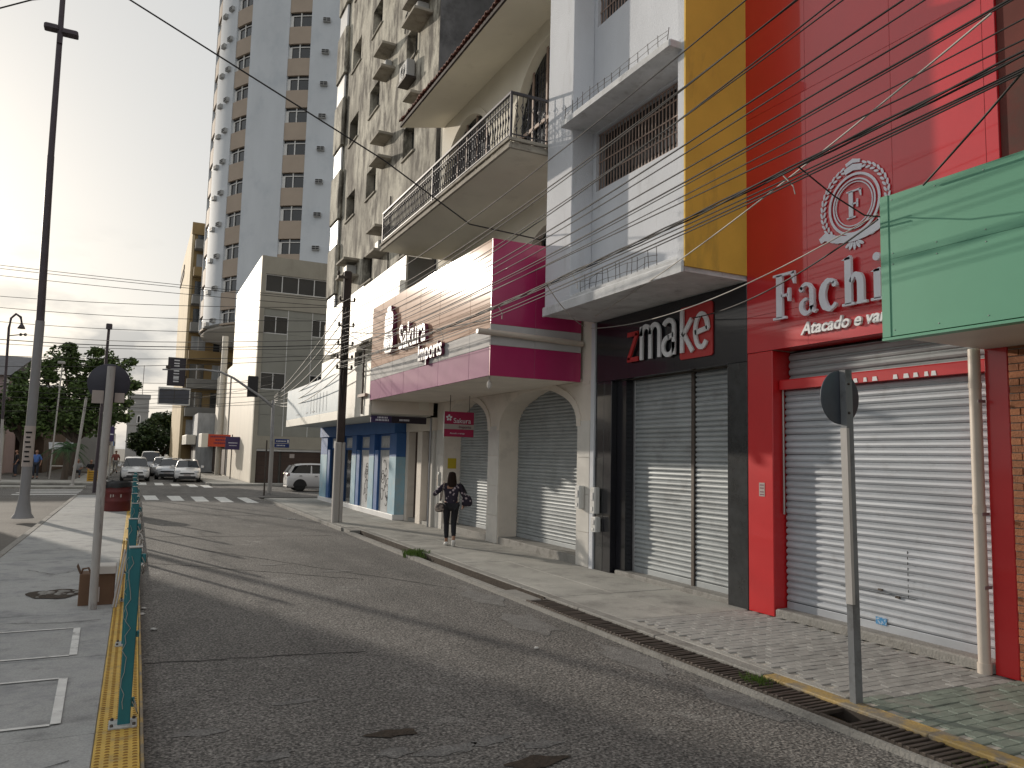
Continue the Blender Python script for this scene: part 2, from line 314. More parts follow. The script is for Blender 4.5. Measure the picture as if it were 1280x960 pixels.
    board=mat('slate_board', (0.06,0.065,0.085), 0.4, var=0.25, scale=0.8),
    sign_back=mat('sign_back', (0.075,0.085,0.105), 0.5, var=0.2, scale=4, metal=0.3),
    sign_back2=mat('sign_back_dark', (0.04,0.04,0.055), 0.6, var=0.2, scale=6),
    post_grey=mat('grey_post', (0.17,0.18,0.19), 0.6, var=0.25, scale=4, stretch=(1,1,.3), stain=(0.06,0.06,0.06), stain_scale=5, stain_amt=0.6),
    post_pale=mat('pale_post', (0.42,0.4,0.38), 0.65, var=0.2, scale=5, stretch=(1,1,.3)),
    post_wood=mat('whitewashed_post', (0.42,0.4,0.38), 0.85, var=0.25, scale=5, stretch=(1,1,.2), stain=(0.08,0.07,0.065), stain_scale=8, stain_stretch=(1,1,.15), stain_lo=0.54, stain_hi=0.66, stain_amt=0.85),
    pole_conc=mat('pole_concrete', (0.38,0.36,0.34), 0.85, var=0.2, scale=2, stretch=(1,1,.3)),
    pole_dark=mat('pole_dark', (0.04,0.028,0.025), 0.8, var=0.3, scale=4),
    lamp_grey=mat('lamp_post_grey', (0.25,0.245,0.25), 0.7, var=0.2, scale=2, stretch=(1,1,.3)),
    teal=mat('teal_paint', (0.016,0.15,0.175), 0.5, var=0.15, scale=5, stain=(0.35,0.4,0.4), stain_scale=16, stain_lo=0.66, stain_hi=0.71, stain_amt=0.7),
    plate=mat('base_plate', (0.4,0.41,0.4), 0.6, var=0.3, scale=15, stain=(0.2,0.12,0.08), stain_scale=20, stain_amt=0.6),
    cardboard=mat('cardboard', (0.15,0.085,0.05), 0.85, var=0.15, scale=5),
    foam=mat('white_foam', (0.6,0.57,0.53), 0.8, var=0.1),
    label_paper=mat('paper_label', (0.42,0.36,0.33), 0.8, var=0.1),
    barrel=mat('barrel_red', (0.12,0.016,0.015), 0.55, var=0.25, scale=4),
    bag_black=mat('bin_bag', (0.015,0.015,0.017), 0.35, var=0.2),
    yellow_bin=mat('yellow_bin', (0.5,0.28,0.03), 0.6, var=0.15),
    sticker_yellow=mat('yellow_notice', (0.5,0.38,0.02), 0.6, var=0.1),
    leaf=mat('leaf', (0.075,0.12,0.03), 0.6, var=0.35, scale=0.8, island=0.55),
    leaf_dark=mat('leaf_dark', (0.04,0.07,0.022), 0.6, var=0.35, scale=0.5, island=0.5),
    frond=mat('palm_frond', (0.055,0.12,0.045), 0.5, var=0.3, scale=1, island=0.4),
    weed=mat('weed', (0.1,0.17,0.03), 0.6, var=0.3, scale=8, island=0.4),
    bark=mat('bark', (0.085,0.065,0.05), 0.9, var=0.35, scale=5, stretch=(1,1,.2), bump=0.5, bscale=14),
    car_white=mat('car_white', (0.72,0.72,0.73), 0.3, var=0.03, coat=1.0),
    car_silver=mat('car_silver', (0.48,0.5,0.53), 0.32, var=0.03, metal=0.5, coat=1.0),
    car_dark=mat('car_dark', (0.2,0.22,0.26), 0.3, var=0.03, metal=0.5, coat=1.0),
    car_glass=mat('car_glass', (0.012,0.015,0.02), 0.05, var=0.1, spec=0.8),
    black_plastic=mat('black_plastic', (0.02,0.02,0.022), 0.55, var=0.15),
    tyre=mat('tyre', (0.018,0.018,0.018), 0.85, var=0.2),
    rim=mat('wheel_rim', (0.2,0.2,0.21), 0.4, var=0.1, metal=0.6),
    lens=mat('lamp_lens', (0.55,0.57,0.6), 0.12, var=0.05, coat=0.6),
    tail=mat('tail_lens', (0.12,0.02,0.02), 0.2, var=0.05, coat=0.6),
    skin=mat('skin', (0.32,0.17,0.11), 0.6, var=0.08),
    hair=mat('hair', (0.022,0.013,0.01), 0.75, spec=0.15, var=0.3, scale=30),
    trousers=mat('black_trousers', (0.012,0.012,0.016), 0.85, var=0.2),
    shoe=mat('white_shoe', (0.66,0.65,0.63), 0.7, var=0.08),
    shirt_blue=mat('blue_shirt', (0.08,0.17,0.45), 0.8, var=0.15, scale=6),
    shirt_red=mat('faded_red_shirt', (0.28,0.09,0.08), 0.8, var=0.15, scale=6),
    shirt_grey=mat('grey_shirt', (0.3,0.3,0.3), 0.8, var=0.15, scale=6),
    jeans=mat('dark_jeans', (0.03,0.035,0.05), 0.85, var=0.2),
    bag_stripe=mat('bag_fabric', (0.35,0.29,0.25), 0.85, var=0.2, scale=9, stain=(0.06,0.05,0.05), stain_scale=11, stain_stretch=(1,1,2.5), stain_lo=0.48, stain_hi=0.52, stain_amt=0.9),
    meter=mat('meter_box', (0.55,0.55,0.53), 0.45, var=0.1),
    blue_sticker=mat('blue_sticker', (0.05,0.25,0.5), 0.5, var=0.1, stain=(0.5,0.55,0.6), stain_scale=40, stain_lo=0.52, stain_hi=0.55),
    magenta_sign=mat('magenta_sign', (0.36,0.012,0.075), 0.5, var=0.05),
    grey_sign=mat('grey_sign_band', (0.4,0.36,0.35), 0.5, var=0.05),
    ac=mat('ac_casing', (0.42,0.42,0.41), 0.6, var=0.1),
    litter=mat('litter_paper', (0.6,0.6,0.58), 0.8, var=0.1),
)
def flowered():
    m = mat('flowered_blouse', (0.022,0.016,0.03), 0.85, var=0.2)
    t = m.node_tree; n = t.nodes; l = t.links; b = n['Principled BSDF']
    old = b.inputs['Base Color'].links[0].from_socket
    geo = n.new('ShaderNodeNewGeometry'); vo = n.new('ShaderNodeTexVoronoi'); vo.inputs['Scale'].default_value = 13; l.new(geo.outputs['Position'], vo.inputs['Vector'])
    mr = n.new('ShaderNodeMapRange'); mr.inputs['From Min'].default_value = 0.34; mr.inputs['From Max'].default_value = 0.26; l.new(vo.outputs['Distance'], mr.inputs['Value'])
    mx = n.new('ShaderNodeMixRGB'); mx.inputs['Color2'].default_value = (0.4,0.33,0.36,1); l.new(mr.outputs[0], mx.inputs['Fac']); l.new(old, mx.inputs['Color1']); l.new(mx.outputs[0], b.inputs['Base Color'])
    return m
M['blouse'] = flowered()

def text_mesh(s, size, depth, mname, m, xform, align='LEFT', xs=1.0, bold=0.0, shear=0.0, space=1.0):
    cu = bpy.data.curves.new(mname, 'FONT'); cu.body = s; cu.size = size; cu.extrude = depth/2; cu.offset = bold; cu.shear = shear
    cu.align_x = align; cu.space_character = space; cu.resolution_u = 4
    o = bpy.data.objects.new(mname, cu); C.objects.link(o)
    dg = bpy.context.evaluated_depsgraph_get(); me = bpy.data.meshes.new_from_object(o.evaluated_get(dg))
    bpy.data.objects.remove(o); bpy.data.curves.remove(cu)
    for v in me.vertices: v.co = xform(v.co.x*xs, v.co.y, v.co.z)
    me.materials.clear(); me.materials.append(m)
    return me
def street_x(X, Y, Z):
    """letter plane facing the street (-X): local x runs towards -Y"""
    return lambda x, y, z: Vector((X - z, Y - x, Z + y))
def face_cam(X, Y, Z):
    return lambda x, y, z: Vector((X + x, Y - z, Z + y))
def text(name, s, size, parent, xf, m, depth=0.02, **k):
    off = wpos(parent)
    me = text_mesh(s, size, depth, name, m, lambda x, y, z: xf(x, y, z) - off, **k)
    o = bpy.data.objects.new(name, me); C.objects.link(o); o.parent = parent; return o
def stroke(pts, ws):
    """outline polygon of a stroke of varying width through 2-D points"""
    L = []; Rr = []
    for i, p in enumerate(pts):
        a = pts[max(0,i-1)]; b = pts[min(len(pts)-1,i+1)]
        dx, dy = b[0]-a[0], b[1]-a[1]; d = sqrt(dx*dx+dy*dy) or 1
        nx, ny = -dy/d*ws[i]/2, dx/d*ws[i]/2
        L.append((p[0]+nx,p[1]+ny)); Rr.append((p[0]-nx,p[1]-ny))
    return L, Rr
def add_stroke(mb, pts, ws, xf, d):
    L, Rr = stroke(pts, ws)
    for i in range(len(pts)-1):
        q = [L[i], L[i+1], Rr[i+1], Rr[i]]
        mb.prism(q, lambda p: xf(p[0],p[1],0), lambda p: xf(p[0],p[1],d))
def add_poly(mb, poly, xf, d): mb.prism(poly, lambda p: xf(p[0],p[1],0), lambda p: xf(p[0],p[1],d))
def arc(cx, cy, rx, ry, a0, a1, n=14): return [(cx+rx*cos(radians(a0+(a1-a0)*i/n)), cy+ry*sin(radians(a0+(a1-a0)*i/n))) for i in range(n+1)]
def rectp(x0,y0,x1,y1): return [(x0,y0),(x1,y0),(x1,y1),(x0,y1)]
# ================================================================== SETTING
tag(MB().quad((-2500,-600,-0.05),(2500,-600,-0.05),(2500,3500,-0.05),(-2500,3500,-0.05)).build('ground', M['ground']), kind='structure')
rd = MB()
rd.quad((0.17,-30,0),(5.06,-30,0),(5.06,36,0),(0.17,36,0))
rd.add([(-60,36,0),(0.17,36,0),(5.06,36,0),(70,36,0),(70,48,0),(-60,48,0)], [(0,1,2,3,4,5)])
rd.quad((-1.6,48,0),(4.0,48,0),(5.0,320,0),(-1.6,320,0))
tag(rd.build('road', M['asphalt']), kind='structure')
tag(MB().quad((-60,-30,0),(-2.1,-30,0),(-2.1,36,0),(-60,36,0)).build('plaza', M['plaza']), kind='structure')
# ---- left pavement: slabs, kerb, tactile strip, queue boxes
pv = struct('left_pavement', (0,0,0))
MB().box(-2.0,0.16,-8,36,-0.04,0.085).build('slab_bed', M['kerb'], pv)
ys = [-6,1.0,3.6,6.05,8.25,10.4,13.0,15.4,18.0,20.6,23.2,26,29,32,35.9]
for a, b in zip(ys, ys[1:]):
    dz = random.uniform(-.003,.003)
    MB().bbox(-1.98,-0.125,a+.006,b-.006,0.085,0.12+dz,.008).build('slab', M['slab'], pv)
for i in range(18):
    a = -6+i*2.4; MB().bbox(-2.12,-1.985,a+.004,min(a+2.396,35.9),-0.04,0.125+random.uniform(-.006,.006),.015).build('kerb_stone', M['kerb'], pv)
MB().bbox(0.148,0.172,-6,35.9,-0.03,0.11,.005).build('road_edge', M['kerb_yellow'], pv)
def tact_mesh(bumps=True):
    b = MB(); b.bbox(-0.134,0.134,-0.124,0.124,-0.02,0.0,.004)
    if bumps:
        for i in range(5):
            for j in range(5):
                x = -0.106+i*0.053; y = -0.1+j*0.05; w, l_ = 0.015, 0.0075
                o = len(b.v)
                b.add([(x-w,y-l_,0),(x+w,y-l_,0),(x+w,y+l_,0),(x-w,y+l_,0),(x-w*.5,y-l_*.6,.006),(x+w*.5,y-l_*.6,.006),(x+w*.5,y+l_*.6,.006),(x-w*.5,y+l_*.6,.006)],
                      [(4,5,6,7),(0,1,5,4),(1,2,6,5),(2,3,7,6),(3,0,4,7)])
    me = b.mesh('tactile_tile', M['tactile']); me.materials.append(M['tactile_worn'])
    for p in me.polygons:
        if p.center.z > .0015: p.material_index = 1
    return me
tm, tm2 = tact_mesh(), tact_mesh(False)
for i in range(150):
    y = 1.2+i*0.25
    if y > 35.5: break
    inst('tactile_tile', tm if y < 18 else tm2, pv, (0.011, y, 0.121+random.uniform(-.002,.002)), (0,0,random.uniform(-.006,.006)))
def sheet(poly, z, name, m, parent=None):
    return MB().add([(p[0],p[1],z) for p in poly], [tuple(range(len(poly)))]).build(name, m, parent)
for (y0, y1, xr0, xr1) in ((6.33,7.53,-0.36,-0.40),(8.33,9.54,-0.38,-0.42),):
    w = 0.055
    for q in ([(xr0-w,y0),(xr0+.01,y0),(xr1+.01,y1),(xr1-w,y1)], [(-1.6,y1-.012),(xr1-w-.001,y1-.012),(xr1-w-.001,y1+.025),(-1.6,y1+.025)], [(-1.6,y0-.03),(xr0-w-.001,y0-.03),(xr0-w-.001,y0+.012),(-1.6,y0+.012)]):
        sheet(q, 0.1275, 'queue_line', M['white_mark'], pv)
hp = [(-0.83+0.33*cos(q)*(1+.15*sin(3*q)), 11.8+0.36*sin(q)*(1+.12*cos(5*q))) for q in [2*pi*i/22 for i in range(22)]]
sheet(hp, 0.1275, 'broken_paving', M['earth'], pv)
hb = MB()
for i in range(26):
    q = random.uniform(0,2*pi); r_ = random.uniform(.05,.33); s_ = random.uniform(.015,.05)
    hb.ball((-0.83+r_*cos(q), 11.8+r_*sin(q), 0.127), s_*1.3, s_, s_*.5, 6, 4)
tag(hb.build('rubble', M['kerb'], pv), kind='stuff')
# ---- road surface pieces
rp = struct('road_surface_repairs', (0,0,0))
def blob(cx, cy, rx, ry, n=20, seed=1):
    rr = random.Random(seed); ph = [rr.uniform(0,6.28) for _ in range(4)]
    return [(cx+rx*cos(q)*(1+.22*sin(2*q+ph[0])+.16*sin(3*q+ph[1])+.09*sin(7*q+ph[2])), cy+ry*sin(q)*(1+.22*sin(2*q+ph[3])+.16*sin(5*q+ph[1]))) for q in [2*pi*i/n for i in range(n)]]
for i, (cx, cy, rx, ry) in enumerate([(.98,5.5,.17,.1),(2.1,5.15,.24,.12),(2.45,5.2,.2,.1),(.55,6.15,.2,.09),(1.3,6.6,.2,.07),(1.75,5.25,.16,.1),(4.55,8.6,.35,.9),(4.75,6.7,.22,.9),(4.8,5.2,.18,.6),(4.7,10.4,.3,.7),(2.75,5.0,.18,.1),(3.3,13.5,.28,.12),(2.4,14.6,.25,.1)]):
    sheet([(p[0],p[1]) for p in blob(cx,cy,rx*.8,ry*.8,70,i)], 0.004, 'asphalt_patch', M['asphalt_patch'], rp)
for i, (cx, cy, rx, ry) in enumerate([(1.84,5.6,.17,.09),(2.56,4.72,.2,.09)]):
    sheet(blob(cx,cy,rx,ry,26,i+40), 0.008, 'pothole', M['earth'], rp)
def crack(pts, w):
    L, Rr = stroke(pts, [w*random.uniform(.5,1.4) for _ in pts])
    return MB().add([(p[0],p[1],.004) for p in L]+[(p[0],p[1],.004) for p in Rr], [(i,i+1,len(pts)+i+1,len(pts)+i) for i in range(len(pts)-1)])
for (x0,y0,x1,y1,w) in ((0.2,8.27,2.3,8.0,.02),(0.2,15.6,3.5,12.5,.03),(1.2,17.5,4.6,11.2,.03),(0.3,20,4.5,19.3,.04),(0.5,27,4.4,25.5,.05)):
    pts = [(x0+(x1-x0)*i/24+random.uniform(-.03,.03), y0+(y1-y0)*i/24+random.uniform(-.03,.03)) for i in range(25)]
    crack(pts, w).build('crack', M['crack'], rp)
for pts_, w_ in (([(-1.9,10.1),(-1.5,9.9),(-1.1,10.0),(-.6,9.85),(-.14,9.95)],.012),([(-1.7,5.2),(-1.2,5.5),(-.8,5.35),(-.15,5.6)],.01),([(-1.4,14.2),(-1.0,13.6),(-.7,13.9),(-.2,13.3)],.014),([(-1.95,16.6),(-1.2,16.9),(-.5,16.4)],.015)):
    pp_ = []
    for (x0,y0),(x1,y1) in zip(pts_, pts_[1:]):
        pp_ += [(x0+(x1-x0)*i/6+random.uniform(-.02,.02), y0+(y1-y0)*i/6+random.uniform(-.02,.02)) for i in range(6)]
    o_ = crack(pp_, w_); o_.v = [(v[0],v[1],.1265) for v in o_.v]; o_.build('crack', M['crack'], pv)
cw = struct('pedestrian_crossing', (0,0,0))
for q in ([(.39,37.6),(.9,37.6),(.98,34.3),(.48,34.3)],[(1.34,37.3),(1.87,37.3),(1.91,33.8),(1.43,33.8)],[(2.29,36.7),(2.81,36.7),(2.8,33.2),(2.29,33.2)],[(3.22,36.4),(3.68,36.4),(3.69,32.7),(3.2,32.7)],[(4.14,35.9),(4.56,35.9),(4.59,32.2),(4.14,32.3)]):
    sheet([(p[0],p[1]) for p in q], 0.004, 'white_stripe', M['white_mark'], cw)
for x in (-0.5,0.45,1.35,2.2,3.05,3.75):
    d = 52.1-(max(0,x-1)*1.25); sheet([(x-.23,d-3.3),(x+.23,d-3.3),(x+.23,d),(x-.23,d)], 0.004, 'white_stripe', M['white_mark'], cw)
# crossing stripes of the plaza side
for i in range(6):
    y = 38.2+i*1.35; sheet([(-4.6,y),(-2.2,y),(-2.2,y+.55),(-4.6,y+.55)], 0.004, 'white_stripe', M['white_mark'], cw)
# ---- drain channel
dr = struct('street_drain', (5.2,6,0))
MB().box(5.336,5.359,9.7,19.6,-.3,.088).build('gutter_shade_strip', M['earth'], dr)  # dark strip paints the gutter's shade onto the sunlit kerb face
MB().bbox(5.064,5.17,9.72,19.6,-.1,.052,.01).build('gutter_apron', M['kerb'], dr)
MB().box(5.061,5.36,-6,19.6,-0.4,-0.3).build('channel_floor', M['dark'], dr)
b = MB(); b.box(5.02,5.062,-6,19.6,-0.4,0.05); b.build('channel_edge', M['kerb'], dr)
bar = MB().bbox(-0.15,0.15,-0.017,0.017,-0.03,0.0,.004).mesh('grate_bar', M['iron'])
y = 2.6; k = 0
while y < 9.6:
    if not (4.25 < y < 4.55 and random.random() < .8):
        inst('grate_bar', bar, dr, (5.205, y, 0.078+random.uniform(-.004,.004)), (random.uniform(-.04,.04), 0, random.uniform(-.05,.05)))
    y += 0.062; k += 1
for x in (5.07, 5.345): MB().box(x-.012,x+.012,2.5,9.7,-.02,.07).build('grate_rail', M['iron'], dr)
for (y0, y1) in ((9.75,10.6),):
    MB().bbox(5.07,5.345,y0,y1,-.05,.05,.01).build('drain_cover', M['kerb'], dr)
# ---- right sidewalk
sw = struct('right_sidewalk', (6.3,15,0))
KX = 5.36
for i in range(-4,20):
    a = 2.2+i*1.65; e = min(a+1.645, 33.9)
    kx = KX if a < 19.5 else 5.02
    MB().bbox(kx,kx+.16,a,e,-0.35,0.1+random.uniform(-.004,.004),.01).build('kerb_stone', M['kerb_yellow'] if a < 3.9 else M['kerb'], sw)
for (a, e) in ((20.36,25.3),(25.305,30.2),(30.205,33.9)): MB().bbox(5.182,5.522,a,e,0.03,0.1,.006).build('slab', M['walk'], sw)
MB().box(5.07,5.5,19.6,20.355,-.1,.09).build('drain_end', M['kerb'], sw)
MB().box(KX+.162,7.56,-8,33.9,-0.3,0.086).build('paver_bed', M['mortar'], sw)
sl = [7.95,9.6,11.3,13.2,15.1,17,19,21,23,25,27,29,31,33.9]
for a, e in zip(sl, sl[1:]):
    for (x0, x1) in ((KX+.165, 6.45),(6.456,7.55)):
        MB().bbox(x0,x1,a+.004,e-.004,0.05,0.1+random.uniform(-.005,.004),.006).build('slab', M['walk'], sw)
MB().bbox(KX+.165,5.62,4.7,7.945,0.05,0.1,.006).build('edge_strip', M['walk'], sw)
pm = MB().bbox(-.098,.098,-.048,.048,-.04,0,.006).mesh('paver', M['paver'])
pg = MB().bbox(-.098,.098,-.048,.048,-.04,0,.006).mesh('paver_green', M['paver_green'])
cnt = 0; rest = MB(); row = 0; y = 2.1; cells = []
while y < 7.93:
    x = 5.73 - (0.1 if row % 2 else 0)
    if y < 4.7: x -= .2
    while x < 7.6:
        if x-.1 > KX+.16: cells.append((x, y))
        x += .2
    y += .1; row += 1
cells = [c for c in cells if c[0]-.1 > (5.62 if c[1] > 4.68 else 5.52) and c[0]+.1 < 7.6]
vis = [c for c in cells if c[1] > 3.2]
vis.sort(key=lambda c: c[1])
for c in vis[:298]:
    inst('paver', pg if c[1]+.12*(c[0]-6.4) < 4.55 else pm, sw, (c[0], c[1], 0.1+random.uniform(-.004,.003)), (random.uniform(-.012,.012),random.uniform(-.008,.008),random.uniform(-.01,.01)))
for c in vis[298:]+[c for c in cells if c[1] <= 3.2]:
    rest.bbox(c[0]-.098,c[0]+.098,c[1]-.048,c[1]+.048,0.06,0.1+random.uniform(-.004,.003),.006)
tag(rest.build('pavers', M['paver'], sw), kind='stuff')
MB().bbox(KX+.165,5.53,-8,4.66,0.05,0.1,.006).build('edge_strip', M['kerb_yellow'], sw)
# corner + far kerbs
fw = struct('far_sidewalk', (5,60,0))
for i in range(9):
    a = 48.4+i*4; x = 3.95+(a-48)*.004
    MB().bbox(x,x+.18,a,a+3.98,-.03,.13,.02).build('kerb_stone', M['kerb'], fw)
for (a,e) in ((48.4,56),(56.02,64),(64.02,74),(74.02,90)): MB().bbox(4.15,6.45 if a < 60 else 5.0,a,e,0,0.12,.01).build('slab', M['walk'], fw)
MB().bbox(6.46,40,48.4,49.7,0,0.12,.01).build('slab', M['walk'], fw)
lw = struct('far_left_sidewalk', (-5,50,0))
MB().bbox(-40,-1.75,48.5,52,0,0.12,.02).build('slab', M['walk'], lw)
MB().bbox(-3.2,-1.65,52.01,130,0,0.125,.02).build('slab', M['walk'], lw)
MB().bbox(-40,-3.21,52.01,66,0,0.11,.02).build('slab', M['plaza'], lw)
tag(MB().box(-40,-2.2,43.6,45.2,0.0,0.1).build('traffic_island', M['walk']), kind='structure')

# ================================================================== RIGHT BUILDINGS
XW = 7.5
def facade_panels(parent, name, x, cols, rows, m, t=0.03, gap=0.003):
    for a, e in zip(cols, cols[1:]):
        for z0, z1 in zip(rows, rows[1:]):
            MB().bbox(x, x+t, a+gap/2, e-gap/2, z0+gap/2, z1-gap/2, .003).build(name, m, parent)
def slat_mesh(length, pitch, m, name='slat'):
    p = pitch
    prof = [(0.0,0.0),(-.013,.10*p),(-.021,.33*p),(-.018,.62*p),(-.004,.77*p),(.007,.88*p),(.007,p*.985),(.013,p*.985),(.013,0)]
    return MB().prism(prof, lambda q: (q[0],-length/2,q[1]), lambda q: (q[0],length/2,q[1])).mesh(name, m)
def shutter(parent, x, y0, y1, z0, z1, pitch, m, label=None, bottom=True):
    s_ = bpy.data.objects.new('roller_shutter', MB().box(.02,.05,-(y1-y0)/2,(y1-y0)/2,0,z1-z0).mesh('roller_shutter', M['dark'])); C.objects.link(s_)
    s_.parent = parent; s_.location = Vector((x,(y0+y1)/2,z0)) - wpos(parent)
    if label: s_['label'] = label
    me = slat_mesh(y1-y0-.02, pitch, m); z = z0+(.09 if bottom else 0)
    if bottom: MB().bbox(x-.02,x+.015,y0+.01,y1-.01,z0,z0+.085,.006).build('bottom_rail', m, s_)
    while z+pitch < z1+.001:
        inst('slat', me, s_, (x+random.uniform(-.0015,.0015),(y0+y1)/2,z), (random.gauss(0,.0012),random.uniform(-.05,.05),0)); z += pitch
    return s_

# ---------------------------------------------------- red shop
rs = thing('shop_building', (XW,6.2,0), 'red clad shop building with white serif lettering over a wide steel shutter', 'building')
MB().box(XW+.031,16,4.431,7.929,3.72,13).build('wall', M['red_frame'], rs)
MB().box(XW+.9,16,4.431,7.929,0.1,3.719).build('back_wall', M['dark'], rs)
facade_panels(rs, 'cladding_panel', XW, [4.43,4.56,5.62,6.86,7.93], [3.56,4.06,6.9,10.2,13.0], M['red'])
MB().box(XW+.002,XW+.9,4.66,7.46,3.562,3.7).build('lintel', M['red_frame'], rs)
MB().bbox(XW,XW+.35,7.47,7.93,0.1,3.555,.01).build('pillar', M['red_frame'], rs)
MB().bbox(XW,XW+.35,4.43,4.66,0.1,3.555,.01).build('pillar', M['red_frame'], rs)
MB().bbox(XW-.0,XW+.9,4.665,7.465,0.1,0.2,.02).build('door_step', M['kerb'], rs)
shutter(rs, XW+.22, 4.67, 7.46, 0.2, 3.13, .086, M['shutter'])
shutter(rs, XW+.3, 4.67, 7.46, 3.13, 3.55, .1, M['shutter2'], 'dark ribbed shutter housing above the red bar', False)
rb = MB().bbox(XW+.1,XW+.24,4.67,7.46,3.03,3.16,.015).build('header_bar', M['red_frame'], rs)
hl = MB()
for (ya, w) in ((6.7,.07),(6.28,.06),(6.14,.05),(6.02,.07),(5.75,.06),(5.62,.07),(5.5,.06),(5.37,.05),(5.29,.06)):
    hl.prism([(ya,3.035),(ya-w,3.035),(ya-w*.8,3.085),(ya-w*.1,3.085)], lambda p: (XW+.0995,p[0],p[1]), lambda p: (XW+.094,p[0],p[1]))
tag(hl.build('header_lettering', M['white_letter'], rb), kind='stuff')
for zz in (0.62,):
    MB().box(XW+.195,XW+.203,5.62,6.6,zz,zz+.004).build('weld_line', M['dark'], rs)
b = MB()
for i in range(9): b.box(XW+.197,XW+.2015,5.70,5.706,0.62+i*.06,0.65+i*.06)
b.build('wicket_edge', M['dark'], rs)
for (yy, zz) in ((6.05,0.66),(5.83,.61)): MB().bbox(XW+.18,XW+.205,yy-.03,yy+.03,zz-.01,zz+.01,.005).build('lock', M['iron'], rs)
MB().box(XW+.192,XW+.2,5.98,6.12,0.27,0.35).build('blue_sticker', M['blue_sticker'], rs)
MB().box(XW-.004,XW+.001,7.62,7.72,1.62,1.8).build('wall_notice', M['label_paper'], rs)
b = MB()
for zz in (1.77,1.73,1.68,1.645): b.box(XW-.006,XW-.0045,7.635,7.705,zz-.008,zz+.006)
tag(b.build('notice_print', M['maroon'], rs), kind='stuff')
MB().tube([(XW+.16,7.44,3.1),(XW+.16,7.44,1.4)], .012, 6).build('cable_conduit', M['post_pale'], rs)
# drainpipe
pp = MB(); pp.tube([(XW-.06,4.72,0.13),(XW-.06,4.72,3.24)], .055, 12); pp.tube([(XW-.06,4.72,0.1),(XW-.06,4.72,0.2)], .064, 12); pp.tube([(XW-.06,4.72,1.62),(XW-.06,4.72,1.7)], .061, 12); pp.tube([(XW-.06,4.72,2.85),(XW-.06,4.72,2.9)], .061, 12)
pp.build('drainpipe', M['pvc'], rs)
for z in (0.9,1.6,2.7): MB().box(XW-.12,XW+.0,4.655,4.66,z,z+.03).build('pipe_clip', M['galv'], rs)
# serif lettering "Fachi"
def serif(ch, s, xf, d, mb):
    sc = lambda pts: [(p[0]*s, p[1]*s) for p in pts]
    def P_(pts): add_poly(mb, sc(pts), xf, d)
    def K(pts, ws): add_stroke(mb, sc(pts), [w*s for w in ws], xf, d)
    if ch == 'F':
        P_(rectp(.09,0.03,.26,.97)); P_(rectp(.0,0,.36,.05)); P_(rectp(.0,.95,.1,1)); P_([(.10,.94),(.24,.94),(.24,1),(.10,1)])
        P_(rectp(.24,.94,.60,1)); P_([(.60,1),(.50,.94),(.575,.72),(.61,.72)]); P_(rectp(.24,.48,.42,.535)); P_([(.42,.36),(.47,.36),(.47,.65),(.42,.65),(.40,.535),(.40,.48)])
        return .62
    if ch == 'a':
        K(arc(.2,.44,.15,.2,150,20,12)+[(.35,.40),(.35,.12)], [.09]+[.075]*11+[.11]*4)
        P_(arc(.075,.54,.06,.06,0,360,10)[:-1])
        K(arc(.21,.17,.14,.15,80,350,16), [.05]+[.07]*3+[.11]*8+[.07]*5)
        K([(.35,.16),(.37,.06),(.42,.02),(.47,.06)], [.11,.08,.05,.035]); return .47
    if ch == 'c':
        K(arc(.25,.31,.19,.29,52,318,22), [.09]+[.08]*3+[.12]*3+[.16]*9+[.12]*3+[.07]*4)
        P_(arc(.365,.505,.06,.06,0,360,10)[:-1]); return .46
    if ch == 'h':
        P_(rectp(.07,.03,.22,.97)); P_(rectp(.0,0,.29,.05)); P_([(.0,.93),(.2,1),(.2,.92),(.08,.92)])
        K([(.2,.46)]+arc(.32,.40,.11,.19,140,0,10)+[(.43,.05)], [.06]+[.08]*3+[.11]*3+[.15]*6)
        P_(rectp(.34,0,.57,.05)); return .57
    if ch == 'i':
        P_(rectp(.07,.03,.22,.6)); P_(rectp(.0,0,.29,.05)); P_([(.0,.57),(.2,.62),(.2,.55),(.08,.55)]); P_(arc(.135,.84,.08,.08,0,360,12)[:-1]); return .29
x = 0; base_y = 7.36; size = .60
for i, ch in enumerate('Fachi'):
    mb = MB(); s_ = size
    wdt = serif(ch, s_, street_x(XW-.045, base_y-x, 3.93), .04, mb)
    mb.build('letter', M['silver_letter'], rs); x += (wdt+.09)*s_
tag(text('tagline_lettering', 'Atacado e varejo', .215, rs, street_x(XW-.02, 6.94, 3.69), M['white_letter'], .035, bold=.005, shear=.25, xs=1.0), kind='stuff')
# emblem
em_c = (6.13, 5.16)
xe = street_x(XW-.012, em_c[0], em_c[1])
em = MB()
for r0, w in ((.36,.03),(.30,.018),(.265,.012)):
    add_stroke(em, arc(0,0,r0*.97,r0,0,360,40), [w]*41, xe, .01)
em = em.build('emblem_ring', M['silver_letter'], rs)
mb = MB(); serif('F', .34, lambda px, py, pz: xe(px-.1, py-.17, pz), .01, mb); mb.build('emblem_letter', M['silver_letter'], em)
mb = MB()
for sgn in (-1, 1):
    for i in range(15):
        a = radians(-58+i*9.2) if sgn > 0 else radians(238-i*9.2)
        for rr, tilt in ((.43,.5),(.475,-.3)):
            cx, cy = rr*cos(a), rr*sin(a)*1.03; ta = a+sgn*(pi/2+tilt*.9)
            L_ = .036 if rr < .45 else .042; Wd = .015
            add_poly(mb, [(cx+L_*cos(ta)*cos(q)-Wd*sin(ta)*sin(q), cy+L_*sin(ta)*cos(q)+Wd*cos(ta)*sin(q)) for q in [2*pi*k/7 for k in range(7)]], xe, .008)
tag(mb.build('emblem_laurel', M['silver_letter'], em), kind='stuff')
mb = MB()
